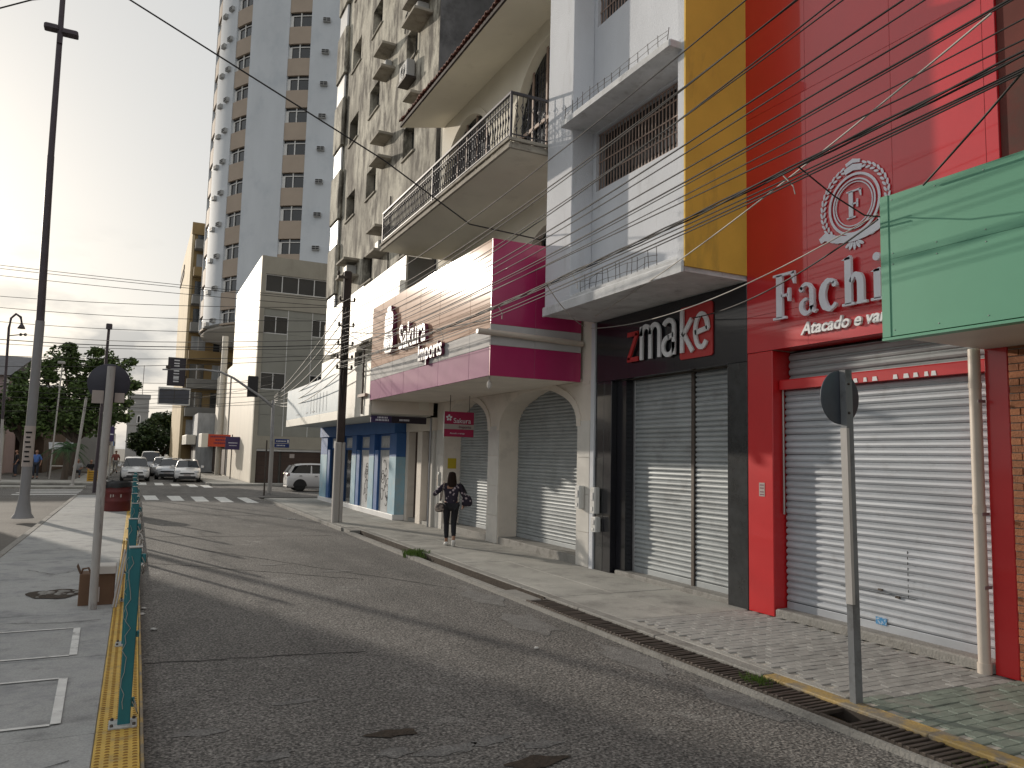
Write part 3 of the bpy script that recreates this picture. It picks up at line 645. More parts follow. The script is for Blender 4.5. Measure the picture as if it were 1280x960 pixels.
add_stroke(mb, [(-.5,-.34),(-.42,-.3),(-.3,-.36),(-.15,-.40),(0,-.415),(.15,-.40),(.3,-.36),(.42,-.3),(.5,-.34)], [.07,.1,.095,.085,.085,.085,.095,.1,.07], xe, .012)
mb.build('emblem_ribbon', M['silver_letter'], em); mb = MB()
add_stroke(mb, [(-.12,.42),(0,.45),(.12,.42)], [.07,.08,.07], xe, .012); add_stroke(mb, [(-.1,.5),(0,.53),(.1,.5)], [.04,.05,.04], xe, .012)
tag(mb.build('emblem_crown', M['silver_letter'], em), kind='stuff'); mb = MB()
for k in range(5):
    a = radians(210+k*30); add_poly(mb, [(.1*cos(a)+.05*cos(a)*cos(q)-.02*sin(a)*sin(q), -.46+.05*sin(a)+.05*sin(a)*cos(q)+.02*cos(a)*sin(q)) for q in [2*pi*j/8 for j in range(8)]], xe, .01)
tag(mb.build('emblem_flower', M['silver_letter'], em), kind='stuff')

# ---------------------------------------------------- brick building, green fascia
bb = thing('brick_building', (XW,2.5,0), 'brown brick shopfront at the right edge under a green fascia and plank soffit', 'building')
MB().box(XW+.012,16,-8,4.428,0.05,3.6).build('mortar_wall', M['mortar'], bb)
MB().box(XW+.03,16,-8,4.426,3.601,13).build('upper_wall', M['brown_wall'], bb)
brm = MB().bbox(-.0,.03,-.1,.1,-.03,.03,.004).mesh('brick', M['brick']); brh = MB().bbox(-.0,.03,-.048,.048,-.03,.03,.004).mesh('brick_half', M['brick'])
z = .085; r_ = 0; nb = 0
while z < 3.22:
    y = 4.425; first = True
    lim = 3.55
    while y > lim:
        if first and r_ % 2: me, L_ = brh, .1
        else: me, L_ = brm, .208
        inst('brick', me, bb, (XW-.008+random.uniform(-.003,.003), y-L_/2, z+.032), (0,0,random.uniform(-.01,.01))); nb += 1
        y -= L_; first = False
    z += .071; r_ += 1
GX = 6.05
fs = [4.67,1.9,-1.5]
for a, e in zip(fs[1:], fs):
    for z0, z1 in ((3.225,3.93),(3.932,4.53)):
        p_ = MB().bbox(GX+random.uniform(0,.002),GX+.08,a+.003,e-.003,z0,z1,.003).build('fascia_panel', M['green_panel'], bb)
        q_ = MB()
        for i in range(7):
            yy = a+.12+(e-a-.24)*i/6
            for zz in (z0+.05,z1-.05): q_.lathe([(0,0),(.006,0),(.005,-.003),(0,-.004)], (GX,yy,zz), 6, 'X')
        tag(q_.build('screws', M['galv'], p_), kind='stuff')
MB().bbox(GX-.006,GX+.02,4.585,4.672,3.22,4.535,.003).build('corner_trim', M['green_panel'], bb)
MB().box(GX+.081,XW+.02,4.61,4.668,3.26,4.49).build('fascia_return', M['green_panel'], bb)
MB().box(GX+.081,XW+.02,-1.5,4.609,4.42,4.47).build('fascia_top', M['galv'], bb)
MB().bbox(GX-.01,GX+.1,-1.5,4.675,3.19,3.214,.004).build('fascia_trim', M['green_panel'], bb)
for i in range(14):
    MB().bbox(GX+.102+i*.1,GX+.199+i*.1,-1.5,4.655,3.235,3.25,.004).build('soffit_board', M['soffit'], bb)
for k, ch in enumerate('16'):
    text('house_number', ch, .2, bb, street_x(XW-.02, 4.28-k*.16, 2.33), M['galv'], .02, bold=.006)
# ---------------------------------------------------- white/ochre building with the black shop
wb = thing('upper_floor_building', (XW,9.9,0), 'white stucco building with ochre side, barred window and black shop below', 'building')
XB = 6.42; Y0, Y1 = 7.935, 11.84
b = MB()
wy0, wy1, wz0, wz1 = 8.5, 10.85, 6.65, 7.7      # window opening
vy0, vy1, vz0, vz1 = 8.5, 10.85, 9.65, 10.7
def wall_open(mb, x, t, y0, y1, z0, z1, ops):
    """front wall of thickness t with rectangular openings, ops sorted by z and not overlapping in z"""
    zc = z0
    for (a, e, c, d) in ops:
        mb.box(x,x+t,y0,y1,zc,c); mb.box(x,x+t,y0,a,c,d); mb.box(x,x+t,e,y1,c,d); zc = d
    mb.box(x,x+t,y0,y1,zc,z1)
XR = XB+.42                                        # recessed wall face between the pilasters
wall_open(b, XR, .25, Y0+.17, Y1-.01, 5.0, 13, [(wy0+.02,wy1,wz0,wz1),(vy0+.02,vy1,vz0,vz1)])
b.build('front_wall', M['white_wall'], wb)
MB().bbox(XB,XR-.001,10.95,Y1,4.62,13,.01).build('pilaster', M['white_wall'], wb)
MB().bbox(XB,XR+.25,Y0+.02,Y0+.165,4.62,13,.008).build('pilaster', M['white_wall'], wb)
b = MB(); b.add([(XB,Y0+.167,4.62),(XB,10.948,4.62),(XB,10.948,4.8),(XB,Y0+.167,4.8),(XR+.2,Y0+.167,4.62),(XR+.2,10.948,4.62),(XR+.2,10.948,5.12),(XR+.2,Y0+.167,5.12)], [(0,1,2,3),(7,6,5,4),(0,4,5,1),(1,5,6,2),(2,6,7,3),(3,7,4,0)]); b.build('sloped_ledge', M['ledge'], wb)
MB().box(XR+.251,16,Y0+.02,Y1,4.621,13).build('core', M['white_wall'], wb)
MB().box(XB-.004,16,Y0-.01,Y0+.019,4.66,13).build('side_wall', M['yellow_wall'], wb)
MB().bbox(XB-.05,XB-.001,Y0-.005,Y1+.01,4.575,4.74,.02).build('bottom_ledge', M['ledge'], wb)
MB().bbox(6.2,XR-.001,8.0,11.0,7.73,7.84,.02).build('window_hood', M['ledge'], wb)
def barred_window(parent, x, y0, y1, z0, z1, nb, m='wood_bar', deep=.18):
    g = MB().box(x+deep,x+deep+.02,y0,y1,z0,z1).build('window', M['glass'], parent)
    b = MB()
    for i in range(nb+1):
        y = y0+.02+(y1-y0-.04)*i/nb; b.box(x+.06,x+.075,y-.008,y+.008,z0+.01,z1-.01)
    for i in range(5):
        z = z0+.03+(z1-z0-.06)*i/4; b.box(x+.05,x+.06,y0+.005,y1-.005,z-.01,z+.01)
    tag(b.build('window_grille', M[m], g), kind='stuff'); return g
barred_window(wb, XR, wy0+.02, wy1, wz0, wz1, 26)
barred_window(wb, XR, vy0+.02, vy1, vz0, vz1, 26)
def spikes(parent, x, y0, y1, z, h, step):
    b = MB(); y = y0
    while y < y1:
        hh = h*random.uniform(.75,1.15); b.tube([(x,y,z),(x+random.uniform(-.02,.02),y+random.uniform(-.02,.02),z+hh)], .006, 4); y += step*random.uniform(.7,1.3)
    for k in (.35,.75): b.tube([(x+random.uniform(-.01,.01),y0+(y1-y0)*i/8,z+h*k+random.uniform(-.03,.03)) for i in range(9)], .004, 4)
    tag(b.build('rebar_fence', M['iron'], parent), kind='stuff')
spikes(wb, 6.24, 8.1, 10.95, 7.838, .24, .2); spikes(wb, XB+.04, 8.6, 10.7, 4.8, .26, .16)
# black shop front
MB().box(XB+.0,XW+.2,Y0,Y1,4.585,4.612).build('soffit', M['ledge'], wb)
MB().bbox(XW,XW+.1,Y0+.0,11.797,3.46,4.58,.005).build('fascia', M['black_panel'], wb)
MB().bbox(XW+.002,XW+.5,Y0+.002,8.33,0.08,3.455,.005).build('jamb_pillar', M['black_stone'], wb)
MB().bbox(XW+.002,XW+.12,11.28,11.52,0.1,3.455,.005).build('jamb_panel', M['black_panel'], wb)
MB().box(XW+.121,XW+.6,11.0,11.52,0.1,3.455).build('jamb_return', M['black_panel'], wb)
MB().bbox(XW-.03,XW+.1,11.80,11.925,0.08,4.57,.006).build('jamb_pilaster', M['white_wall'], wb)
MB().bbox(XW+.0,XW+.11,11.525,11.797,0.08,2.1,.005).build('stone_plinth', M['black_stone'], wb)
MB().bbox(XW+.004,XW+.11,11.525,11.797,2.103,3.455,.005).build('jamb_pillar', M['black_panel'], wb)
MB().bbox(XW+.04,XW+1,8.33,11.2,0.08,0.17,.015).build('door_step', M['kerb'], wb)
MB().box(XW+.5,XW+.9,8.332,11.2,3.3,3.459).build('lintel', M['black_panel'], wb)
MB().box(XW+.95,XW+1.0,8.34,11.5,0.1,3.4).build('back_wall', M['dark'], wb)
shutter(wb, XW+.3, 8.34, 9.36, 0.17, 3.46, .078, M['shutter2'])
shutter(wb, XW+.3, 9.44, 11.0, 0.17, 3.46, .078, M['shutter2'])
MB().bbox(XW+.26,XW+.36,9.362,9.438,0.17,3.46,.008).build('shutter_post', M['iron'], wb)
MB().bbox(XW+.27,XW+.34,10.94,11.0,0.17,3.46,.008).build('shutter_post', M['galv'], wb)
# lettering z m a k e
XL = XW-.035
def zmake():
    H_, xf = .52, street_x(XL, 10.72, 3.72)
    def st(name, parts, m, xo, wid=.075):
        mb = MB()
        for pts in parts: add_stroke(mb, [(p[0]+xo, p[1]) for p in pts], [wid]*len(pts), xf, .03)
        mb.build(name, M[m], wb)
    st('letter', [[(.0,.47),(.3,.47)],[(.275,.47),(.03,.04)],[(.0,.035),(.31,.035)]], 'red_letter', 0)
    arch = lambda x0, w, h: [(x0,h-.16)]+arc(x0+w/2,h-.14,w/2,.13,170,10,8)+[(x0+w,h-.2),(x0+w,0)]
    st('letter', [[(.04,0),(.04,.56)], arch(.04,.24,.56), arch(.28,.24,.56)], 'white_letter', .36)
    st('letter', [arc(.17,.46,.13,.1,160,0,8)+[(.3,.3),(.3,0)], arc(.165,.15,.135,.14,80,350,14)+[(.3,.2)], [(.16,.29),(.3,.32)]], 'white_letter', .95)
    bx = MB(); add_poly(bx, [(1.36+p[0], p[1]) for p in [(.03,-.1),(.72,-.1),(.75,-.07),(.75,.68),(.72,.71),(.03,.71),(0,.68),(0,-.07)]], street_x(XL+.03,10.72,3.72), .02)
    tl = bx.build('logo_tile', M['red_letter'], wb)
    st('letter', [[(.04,0),(.04,.66)],[(.27,.5),(.06,.26)],[(.09,.28),(.29,0)]], 'white_letter', 1.41)
    st('letter', [arc(.17,.26,.14,.25,330,0,2)[:0]+[(.03,.27),(.31,.31)]+arc(.17,.29,.14,.25,5,320,20)], 'white_letter', 1.73)
zmake()
# meters on the pillar between the two shops
def meter(name, y, z, h, label):
    t = thing(name, (XW-.06,y,z), label, 'meter box', 'electricity meters on the pillar')
    MB().bbox(XW-.14,XW-.021,y-.09,y+.09,z,z+h,.02).build('case', M['meter'], t)
    MB().bbox(XW-.152,XW-.141,y-.045,y+.045,z+h*.5,z+h*.8,.01).build('window', M['frame'], t)
    MB().bbox(XW-.15,XW-.141,y-.03,y+.03,z+h*.1,z+h*.25,.005).build('breaker', M['frame_white'], t)
meter('electricity_meter', 12.18, 1.15, .42, 'white electricity meter on the tiled arcade pillar')
meter('electricity_meter', 11.66, 1.1, .46, 'white electricity meter fixed at the edge of the black shop')
meter('electricity_meter', 11.62, .78, .26, 'small breaker box under the meter beside the black shop')
# ---------------------------------------------------- arcade building (balcony above, pink fascia below)
ab = thing('arcade_building', (XW,16,0), 'cream building with iron balcony, tiled eave, pink fascia and two arched shutters', 'building')
def arch_wall(mb, x0, x1, y0, y1, z0, z1, arches, n=16):
    """wall x0..x1 thick with arched openings; arches: (ya, yb, sill, spring, top, pointed)"""
    ycur = y0
    for (ya, yb, sill, spr, top, pt) in sorted(arches):
        if ya > ycur: mb.box(x0,x1,ycur,ya,z0,z1)
        if sill > z0: mb.box(x0,x1,ya,yb,z0,sill)
        ym, hw = (ya+yb)/2, (yb-ya)/2; pts = []
        for i in range(n+1):
            q = pi*i/n; yy = ym-hw*cos(q); hh = sin(q)**(.8 if pt else 1.0)
            zz = spr+(top-spr)*hh
            if pt: zz += .09*max(0,1-abs(yy-ym)/(hw*.55))-.045
            pts.append((yy, zz))
        pts[0] = (ya, spr); pts[-1] = (yb, spr)
        for (a, c), (e, d) in zip(pts, pts[1:]):
            mb.quad((x0,a,c),(x0,e,d),(x0,e,z1),(x0,a,z1)); mb.quad((x1,a,c),(x1,e,d),(x1,e,z1),(x1,a,z1)); mb.quad((x0,a,c),(x0,e,d),(x1,e,d),(x1,a,c))
        mb.quad((x0,ya,z1),(x1,ya,z1),(x1,yb,z1),(x0,yb,z1))
        ycur = yb
    if y1 > ycur: mb.box(x0,x1,ycur,y1,z0,z1)
    return mb
def arch_trim(mb, x, ya, yb, spr, top, w, pt=False, n=20):
    ym, hw = (ya+yb)/2, (yb-ya)/2; P0 = []; P1 = []
    for i in range(n+1):
        q = pi*i/n; hh = sin(q)**(.8 if pt else 1.0); c = .09*max(0,1-abs(cos(q))/.55)-.045 if pt else 0
        P0.append((ym-hw*cos(q), spr+(top-spr)*hh+c)); P1.append((ym-(hw+w)*cos(q), spr+(top-spr+w)*hh+c))
    for i in range(n):
        q = [P0[i],P0[i+1],P1[i+1],P1[i]]; mb.prism(q, lambda p: (x,p[0],p[1]), lambda p: (x+.03,p[0],p[1]))
    return mb
A1, A2 = (12.42,15.85,.1,2.72,3.5,True), (16.5,19.35,.1,2.72,3.5,True)
arch_wall(MB(), XW, XW+.5, 11.94, 19.98, 0.1, 3.72, [A1, A2]).build('arcade_wall', M['arcade'], ab)
for a in (A1, A2): arch_trim(MB(), XW-.031, a[0], a[1], a[3], a[4], .14, True).build('arch_moulding', M['arcade'], ab)
# white tiled pillar faces
for (a, e) in ((11.96,12.40),(15.88,16.47),(19.38,19.95)):
    z = 0.1
    for h in (.62,.68,.68,.68):
        MB().bbox(XW-.02,XW-.001,a,e,z+.004,z+h,.004).build('pillar_tile', M['tile_white'], ab); z += h+.004
for a in (A1, A2):
    shutter(ab, XW+.48, a[0]+.0, a[1]-.0, .26, 3.6, .074, M['shutter2'])
    MB().bbox(XW+.0,XW+.48,a[0]+.002,a[1]-.002,0.1,.255,.015).build('door_step', M['kerb'], ab)
MB().box(XW+.501,16,11.93,19.99,0.1,3.72).build('back_wall', M['arcade'], ab)
# pink fascia box
FX = 5.55
cols = [12.275,13.2,14.85,16.1,17.15,18.05,19.05,20.0]
rows = [3.5,4.02,4.36,4.82,5.3,5.78,6.0]
for a, e in zip(cols, cols[1:]):
    for i, (z0, z1) in enumerate(zip(rows, rows[1:])):
        MB().bbox(FX+random.uniform(0,.003),FX+.04,a+.004,e-.004,z0+.003,z1-.003,.003).build('fascia_panel', M['glare_mauve'] if i == 0 else (M['grey_panel'] if i == 1 else M['glare_cream_panel']), ab)
for (z0, z1, m) in ((3.5,4.05,'magenta'),(4.054,4.43,'grey_panel'),(4.434,6.0,'magenta')):
    for (a, e) in ((FX+.001,6.45),(6.454,XW-.06)): MB().bbox(a,e,12.24,12.27,z0,z1,.003).build('return_panel', M[m], ab)
MB().box(FX+.05,XW-.001,12.28,19.99,5.85,5.9).build('fascia_roof', M['galv'], ab)
MB().box(FX+.045,XW-.001,12.28,19.98,3.52,3.56).build('canopy_soffit', M['arcade'], ab)
MB().tube([(FX-.28,12.2,4.27),(FX+.4,12.2,4.26),(XW-.06,12.2,4.22)], .055, 10).build('fascia_pipe', M['pvc'], ab)
MB().tube([(FX+.12,12.5,3.52),(FX+.12,12.5,3.42)], .02, 6).ball((FX+.12,12.5,3.36),.05,.05,.08,8,6).build('lamp_bulb', M['foam'], ab)
MB().box(XW-.015,XW-.008,12.0,19.9,3.46,3.51).build('beam', M['arcade'], ab)
def raised(s, size, y, z, depth, **k):
    xf = street_x(FX-.012-depth/2, y, z)
    o = text('lettering', s, size, ab, xf, M['white_letter'], depth, **k)
    o.data.materials.append(M['maroon'])
    for p in o.data.polygons: p.material_index = 0 if p.normal.x < -.7 else 1
    return o
raised('Sakura', .82, 17.35, 4.55, .08, bold=.012, xs=.86)
raised('Imports', .52, 15.95, 4.13, .07, bold=.01, xs=.9)
# logo: pale bottle-shaped emblem with a blossom
mb = MB(); lx = street_x(FX-.015, 18.12, 4.55)
pr = [(0,0),(.24,.02),(.36,.12),(.40,.3),(.36,.46),(.28,.55),(.34,.62),(.36,.78),(.33,.95),(.24,1.02),(.14,1.05),(.14,1.17),(.0,1.2)]
poly = [(p[0]*.95, p[1]) for p in pr]+[(-p[0]*.95, p[1]) for p in pr[::-1] if p[0] > 0]
mb.prism(poly, lambda p: lx(p[0],p[1],0), lambda p: lx(p[0],p[1],.1))
lo = mb.build('logo', M['white_letter'], ab); lo.data.materials.append(M['maroon'])
for p in lo.data.polygons: p.material_index = 0 if p.normal.x < -.7 else 1
mb = MB()
for k in range(5):
    a = radians(90+72*k); add_poly(mb, [(.1*cos(a)+.08*cos(a)*cos(q)-.055*sin(a)*sin(q), .3+.13*sin(a)+.08*sin(a)*cos(q)+.055*cos(a)*sin(q)) for q in [2*pi*j/9 for j in range(9)]], street_x(FX-.116,18.12,4.55), .012)
for zz in (.55,.86,1.02): add_poly(mb, rectp(-.25,zz,.25,zz+.02), street_x(FX-.116,18.12,4.55), .01)
mb.build('blossom', M['silver_letter'], lo)
# hanging sign
hs_ = thing('hanging_sign', (6.9,17.0,2.86), 'magenta sign board with a blossom, hung at the left arched shutter', 'sign')
MB().bbox(6.55,7.32,16.98,17.02,2.52,3.12,.006).build('board', M['magenta_sign'], hs_)
MB().box(6.552,7.318,16.972,16.979,2.70,2.82).build('band', M['grey_sign'], hs_)
MB().tube([(6.54,16.97,2.5),(6.54,16.97,3.12)], .01, 6).build('edge_trim', M['white_paint'], hs_)
text('sign_lettering', 'Sakura', .17, hs_, face_cam(6.78,16.972,2.85), M['silver_letter'], .006)
text('sign_lettering', 'Imports', .1, hs_, face_cam(6.92,16.965,2.725), M['maroon'], .006)
text('sign_lettering', 'Atacado e varejo', .055, hs_, face_cam(6.7,16.972,2.585), M['silver_letter'], .004)
mb = MB(); bxf = face_cam(6.67,16.976,2.97)
for k in range(5):
    a = radians(90+72*k); add_poly(mb, [(.05*cos(a)+.032*cos(a)*cos(q)-.026*sin(a)*sin(q), .05*sin(a)+.032*sin(a)*cos(q)+.026*cos(a)*sin(q)) for q in [2*pi*j/8 for j in range(8)]], bxf, .005)
mb.build('blossom', M['silver_letter'], hs_)
MB().tube([(6.7,17.0,3.11),(6.7,17.0,3.53)], .008, 5).tube([(7.2,17.0,3.11),(7.2,17.0,3.53)], .008, 5).build('hanger', M['iron'], hs_)
tag(MB().box(XW+.1,XW+.35,19.345,19.349,1.72,2.0).build('yellow_notice', M['sticker_yellow']), 'yellow paper notice stuck inside the left arch', 'notice')
t = thing('intercom_panel', (XW-.03,19.65,1.4), 'pale intercom panel on the tiled pillar left of the arches', 'intercom')
MB().bbox(XW-.055,XW-.021,19.56,19.74,1.2,1.62,.02).build('case', M['meter'], t); MB().bbox(XW-.07,XW-.056,19.61,19.69,1.25,1.55,.02).build('handset', M['pvc'], t)
# upper floors
U1 = (12.5,14.95,5.0,5.9,7.0,False)
B1, B2 = (12.2,15.5,7.8,9.5,11.2,False), (16.75,20.1,7.8,9.5,11.2,False)
arch_wall(MB(), XW, XW+.19, 11.9, 20.5, 3.721, 7.6, [U1]).build('first_floor_wall', M['cream_wall'], ab)
arch_wall(MB(), XW, XW+.19, 11.9, 20.5, 7.601, 12.2, [B1, B2]).build('second_floor_wall', M['cream_wall'], ab)
MB().box(XW+.4,16,11.91,20.49,3.73,12.2).build('core', M['cream_wall'], ab)
def arched_window(a, nv):
    g = MB().box(XW+.2,XW+.22,a[0]-.002,a[1]+.002,a[2],a[4]+.1).build('arched_window', M['glass'], ab)
    b = MB(); ym, hw = (a[0]+a[1])/2, (a[1]-a[0])/2
    for i in range(nv+1):
        y = a[0]+(a[1]-a[0])*i/nv; q = (y-ym)/hw; zt = a[3]+(a[4]-a[3])*sqrt(max(0,1-q*q))
        b.box(XW+.13,XW+.16,y-.03,y+.03,a[2],zt)
    b.box(XW+.125,XW+.155,a[0],a[1],a[3]-.03,a[3]+.05)
    b.build('window_frame', M['wood_bar'], g)
    c = MB()
    y = a[0]+.08
    while y < a[1]-.05:
        q = (y-ym)/hw; zt = a[3]+(a[4]-a[3])*sqrt(max(0,1-q*q))*.95; z = a[2]+.1
        c.tube([(XW+.17,y,a[2]),(XW+.17,y,zt)], .009, 4)
        while z < zt-.2:
            c.tube([(XW+.17,y,z),(XW+.17,y+.05,z+.07),(XW+.17,y,z+.14),(XW+.17,y-.05,z+.07),(XW+.17,y,z)], .006, 3, caps=False); z += .2
        y += .13
    tag(c.build('scroll_grille', M['ironwork'], g), kind='stuff')
arched_window(U1, 4); arched_window(B1, 5); arched_window(B2, 5)
for a in (B1, B2): arch_trim(MB(), XW-.031, a[0], a[1], a[3], a[4], .16).build('arch_moulding', M['cream_wall'], ab)
# balcony
BX, BA, BE = 5.70, 11.93, 19.93
bal = MB().bbox(BX,XW-.001,BA,BE,7.6,7.74,.02).build('balcony', M['cream_wall'], ab)
for (d, z0, z1) in ((.05,7.60,7.66),(.02,7.665,7.73),(.06,7.742,7.80)):
    MB().bbox(BX-d,BX-d+.055,BA-d,BE+d,z0,z1,.01).build('balcony_edge', M['concrete_dirty'], bal)
    MB().bbox(BX-d+.056,XW-.002,BA-d,BA-d+.055,z0,z1,.01).build('balcony_edge', M['concrete_dirty'], bal)
b = MB()
b.bbox(BX-.02,BX+.03,BA-.02,BE+.02,8.63,8.68,.008); b.bbox(BX+.031,XW-.002,BA-.02,BA+.03,8.63,8.68,.008)
b.box(BX-.005,BX+.015,BA,BE,7.87,7.89); b.box(BX+.016,XW-.003,BA-.005,BA+.015,7.87,7.89); b.box(BX-.005,BX+.015,BA,BE,8.5,8.515)
b.build('handrail', M['ironwork'], bal)
bl = MB(); bl.tube([(0,0,0),(0,0,.83)], .009, 4)
bl.tube([(0,.0,.12),(0,.045,.2),(0,.0,.3),(0,-.045,.4),(0,0,.5),(0,.045,.6),(0,0,.7)], .008, 3, caps=False)
for z in (.2,.42,.62): bl.ball((0,0,z),.02,.022,.03,5,4)
blm = bl.mesh('baluster', M['ironwork'])
n = 70
for i in range(n+1): inst('baluster', blm, bal, (BX+.005, BA+.01+(BE-BA-.02)*i/n, 7.8))
for i in range(1,15): inst('baluster', blm, bal, (BX+.005+(XW-BX-.05)*i/15, BA+.005, 7.8), (0,0,pi/2))
for (x_, y_) in ((BX+.005,BA+.005),(BX+.005,BE-.02),(BX+.005,16)): MB().bbox(x_-.022,x_+.022,y_-.022,y_+.022,7.8,8.63,.006).build('corner_post', M['ironwork'], bal)
# eave + tile roof
EX = 6.15
ev = MB().add([(EX+.05,11.9,11.34),(EX+.05,20.2,11.34),(XW-.001,20.2,11.62),(XW-.001,11.9,11.62),(EX+.05,11.9,11.44),(EX+.05,20.2,11.44),(XW-.001,20.2,12.1),(XW-.001,11.9,12.1)],
              [(0,1,2,3),(4,7,6,5),(0,4,5,1),(2,6,7,3),(0,3,7,4),(1,5,6,2)]).build('eave', M['cream_wall'], ab)
MB().bbox(EX+.0,EX+.05,11.9,20.2,11.34,11.43,.008).build('eave_board', M['pole_dark'], ab)
tl = MB(); pts = arc(0,0,.085,.075,0,180,6)
tl.prism(pts+[(p[0]*.8,p[1]*.75) for p in pts[::-1]], lambda p: (0,p[0],p[1]), lambda p: (1.35,p[0],p[1]+.68))
tlm = tl.mesh('roof_tile', M['rooftile'])
for i in range(46): inst('roof_tile', tlm, ab, (EX-.05+random.uniform(-.02,.02), 11.98+i*.179, 11.44), (random.uniform(-.03,.03),0,0))

# ---------------------------------------------------- corner shop (white fascia, pale-blue canopy, blue front)
cs = thing('corner_shop', (XW,26,0), 'corner shop with blank white fascia, pale blue canopy and blue painted front', 'building')
for (a, e) in ((19.3,23.6),(23.605,28.9)):
    b = MB(); b.add([(6.2,a,5.55),(6.2,e,5.7 if e > 25 else 5.62),(6.2,e,7.36),(6.2,a,7.42),(6.26,a,5.55),(6.26,e,5.7 if e > 25 else 5.62),(6.26,e,7.36),(6.26,a,7.42)], [(0,1,2,3),(7,6,5,4),(0,4,5,1),(1,5,6,2),(2,6,7,3),(3,7,4,0)])
    b.build('fascia_panel', M['fascia_white'], cs)
MB().box(6.261,7.39,20.6,28.9,7.2,7.24).build('fascia_roof', M['galv'], cs)
MB().box(6.262,7.0,19.31,19.35,5.56,7.4).build('fascia_return', M['grey_wall'], cs)
b = MB(); wall_open(b, 6.95, .3, 19.99, 32.8, 3.3, 5.9, [(25.9,27.3,4.3,5.75)]); b.build('mezzanine_wall', M['fascia_white'], cs)
MB().box(7.1,7.12,25.8,27.4,4.2,5.8).build('window', M['glass'], cs)
MB().bbox(6.9,6.949,28.4,29.4,4.3,5.8,.01).build('window', M['glass'], cs)
MB().bbox(6.9,6.949,21.5,22.4,4.2,5.7,.01).build('window', M['glass'], cs)
cp = [20.0,23.2,26.2,29.4,32.6]
for i, (a, e) in enumerate(zip(cp, cp[1:])):
    MB().bbox(FX,FX+.05,a+.004,e-.004,3.38,4.58,.006).build('canopy_panel', M['fascia_white'] if i == 0 else M['fascia_blue'], cs)
    MB().bbox(FX-.006,FX+.05,a+.004,e-.004,3.1,3.376,.006).build('canopy_band', M['fascia_white'], cs)
b = MB()
for i in range(6): b.box(FX-.012,FX-.007,25.2+i*.5,25.22+i*.5,3.45,4.1)
for (y, w) in ((27.0,.5),(28.2,.35),(29.8,.6)): b.box(FX-.012,FX-.007,y,y+w,3.5,3.53)
b.build('faint_print', M['old_door'], cs)
MB().box(FX+.055,7.3,20.0,32.6,3.13,3.17).build('canopy_soffit', M['soffit'], cs)
MB().box(FX+.06,7.38,20.0,20.018,3.171,4.39).build('canopy_end', M['arcade'], cs)
MB().box(FX+.06,7.3,32.55,32.6,3.171,4.57).build('canopy_return', M['fascia_white'], cs)
MB().box(FX+.055,7.0,20.02,32.5,4.4,4.44).build('canopy_roof', M['galv'], cs)
MB().box(FX-.1,FX-.02,20.15,20.9,3.62,3.7).build('sign_bracket', M['wood_bar'], cs)
MB().tube([(FX-.04,20.6,3.15),(FX-.04,20.6,5.0)], .03, 6).build('drainpipe', M['iron'], cs)
BX2 = 7.08
MB().box(BX2+.57,16,20.0,32.8,0.05,3.29).build('core', M['brown_door'], cs)
MB().bbox(BX2-.06,BX2+.49,22.35,32.8,2.72,3.125,.006).build('header', M['blue_paint'], cs)
MB().bbox(BX2-.05,BX2+.49,22.3,32.8,0.08,.26,.01).build('plinth', M['white_paint'], cs)
for (a, e) in ((22.3,23.0),(24.7,25.3),(27.0,27.6),(29.3,29.9),(31.6,32.8)):
    MB().bbox(BX2,BX2+.49,a,e,.262,2.0,.01).build('pier', M['blue_pale'], cs)
    MB().bbox(BX2+.001,BX2+.489,a+.002,e-.002,2.003,2.718,.008).build('pier_top', M['blue_paint'], cs)
for k, (a, e) in enumerate(((23.0,24.7),(25.3,27.0),(27.6,29.3),(29.9,31.6))):
    d = MB().bbox(BX2+.1,BX2+.15,a+.002,e-.002,.262,2.2,.008).build('door_panel', M['old_door'] if k < 2 else M['glass'], cs)
    MB().box(BX2+.02,BX2+.099,e-.42,e-.003,.262,2.2).build('door_jamb', M['blue_paint'], d)
    MB().box(BX2+.18,BX2+.26,a+.002,e-.002,2.205,2.715).build('transom', M['blue_paint'], cs)
    MB().bbox(BX2+.165,BX2+.179,a+.2,e-.25,2.28,2.66,.008).build('transom_pane', M['old_door'], cs)
    g = MB()
    if k < 2:
        rr = random.Random(k+3)
        for j in range(11):
            cy = a+.6+rr.uniform(-.25,.35); cz = .6+j*.1; r_ = rr.uniform(.06,.2)
            L = arc(0,0,r_,r_*rr.uniform(.8,1.6),rr.uniform(0,360),rr.uniform(360,560),9)
            add_stroke(g, [(p[0],p[1]) for p in L], [.022]*len(L), (lambda cy, cz: lambda x, y, z: Vector((BX2+.099-z, cy-x, cz+y)))(cy, cz), .004)
        g.build('graffiti', M['dark'], d)
    for j in range(5):
        L = [(j*.18-.35, -.12),(j*.18-.3,.1),(j*.18-.24,-.08),(j*.18-.2,.12)]
        q = MB(); add_stroke(q, L, [.03]*4, (lambda a, e: lambda x, y, z: Vector((BX2+.164-z, (a+e)/2-x, 2.47+y)))(a, e), .004); q.build('graffiti', M['white_paint'], cs)
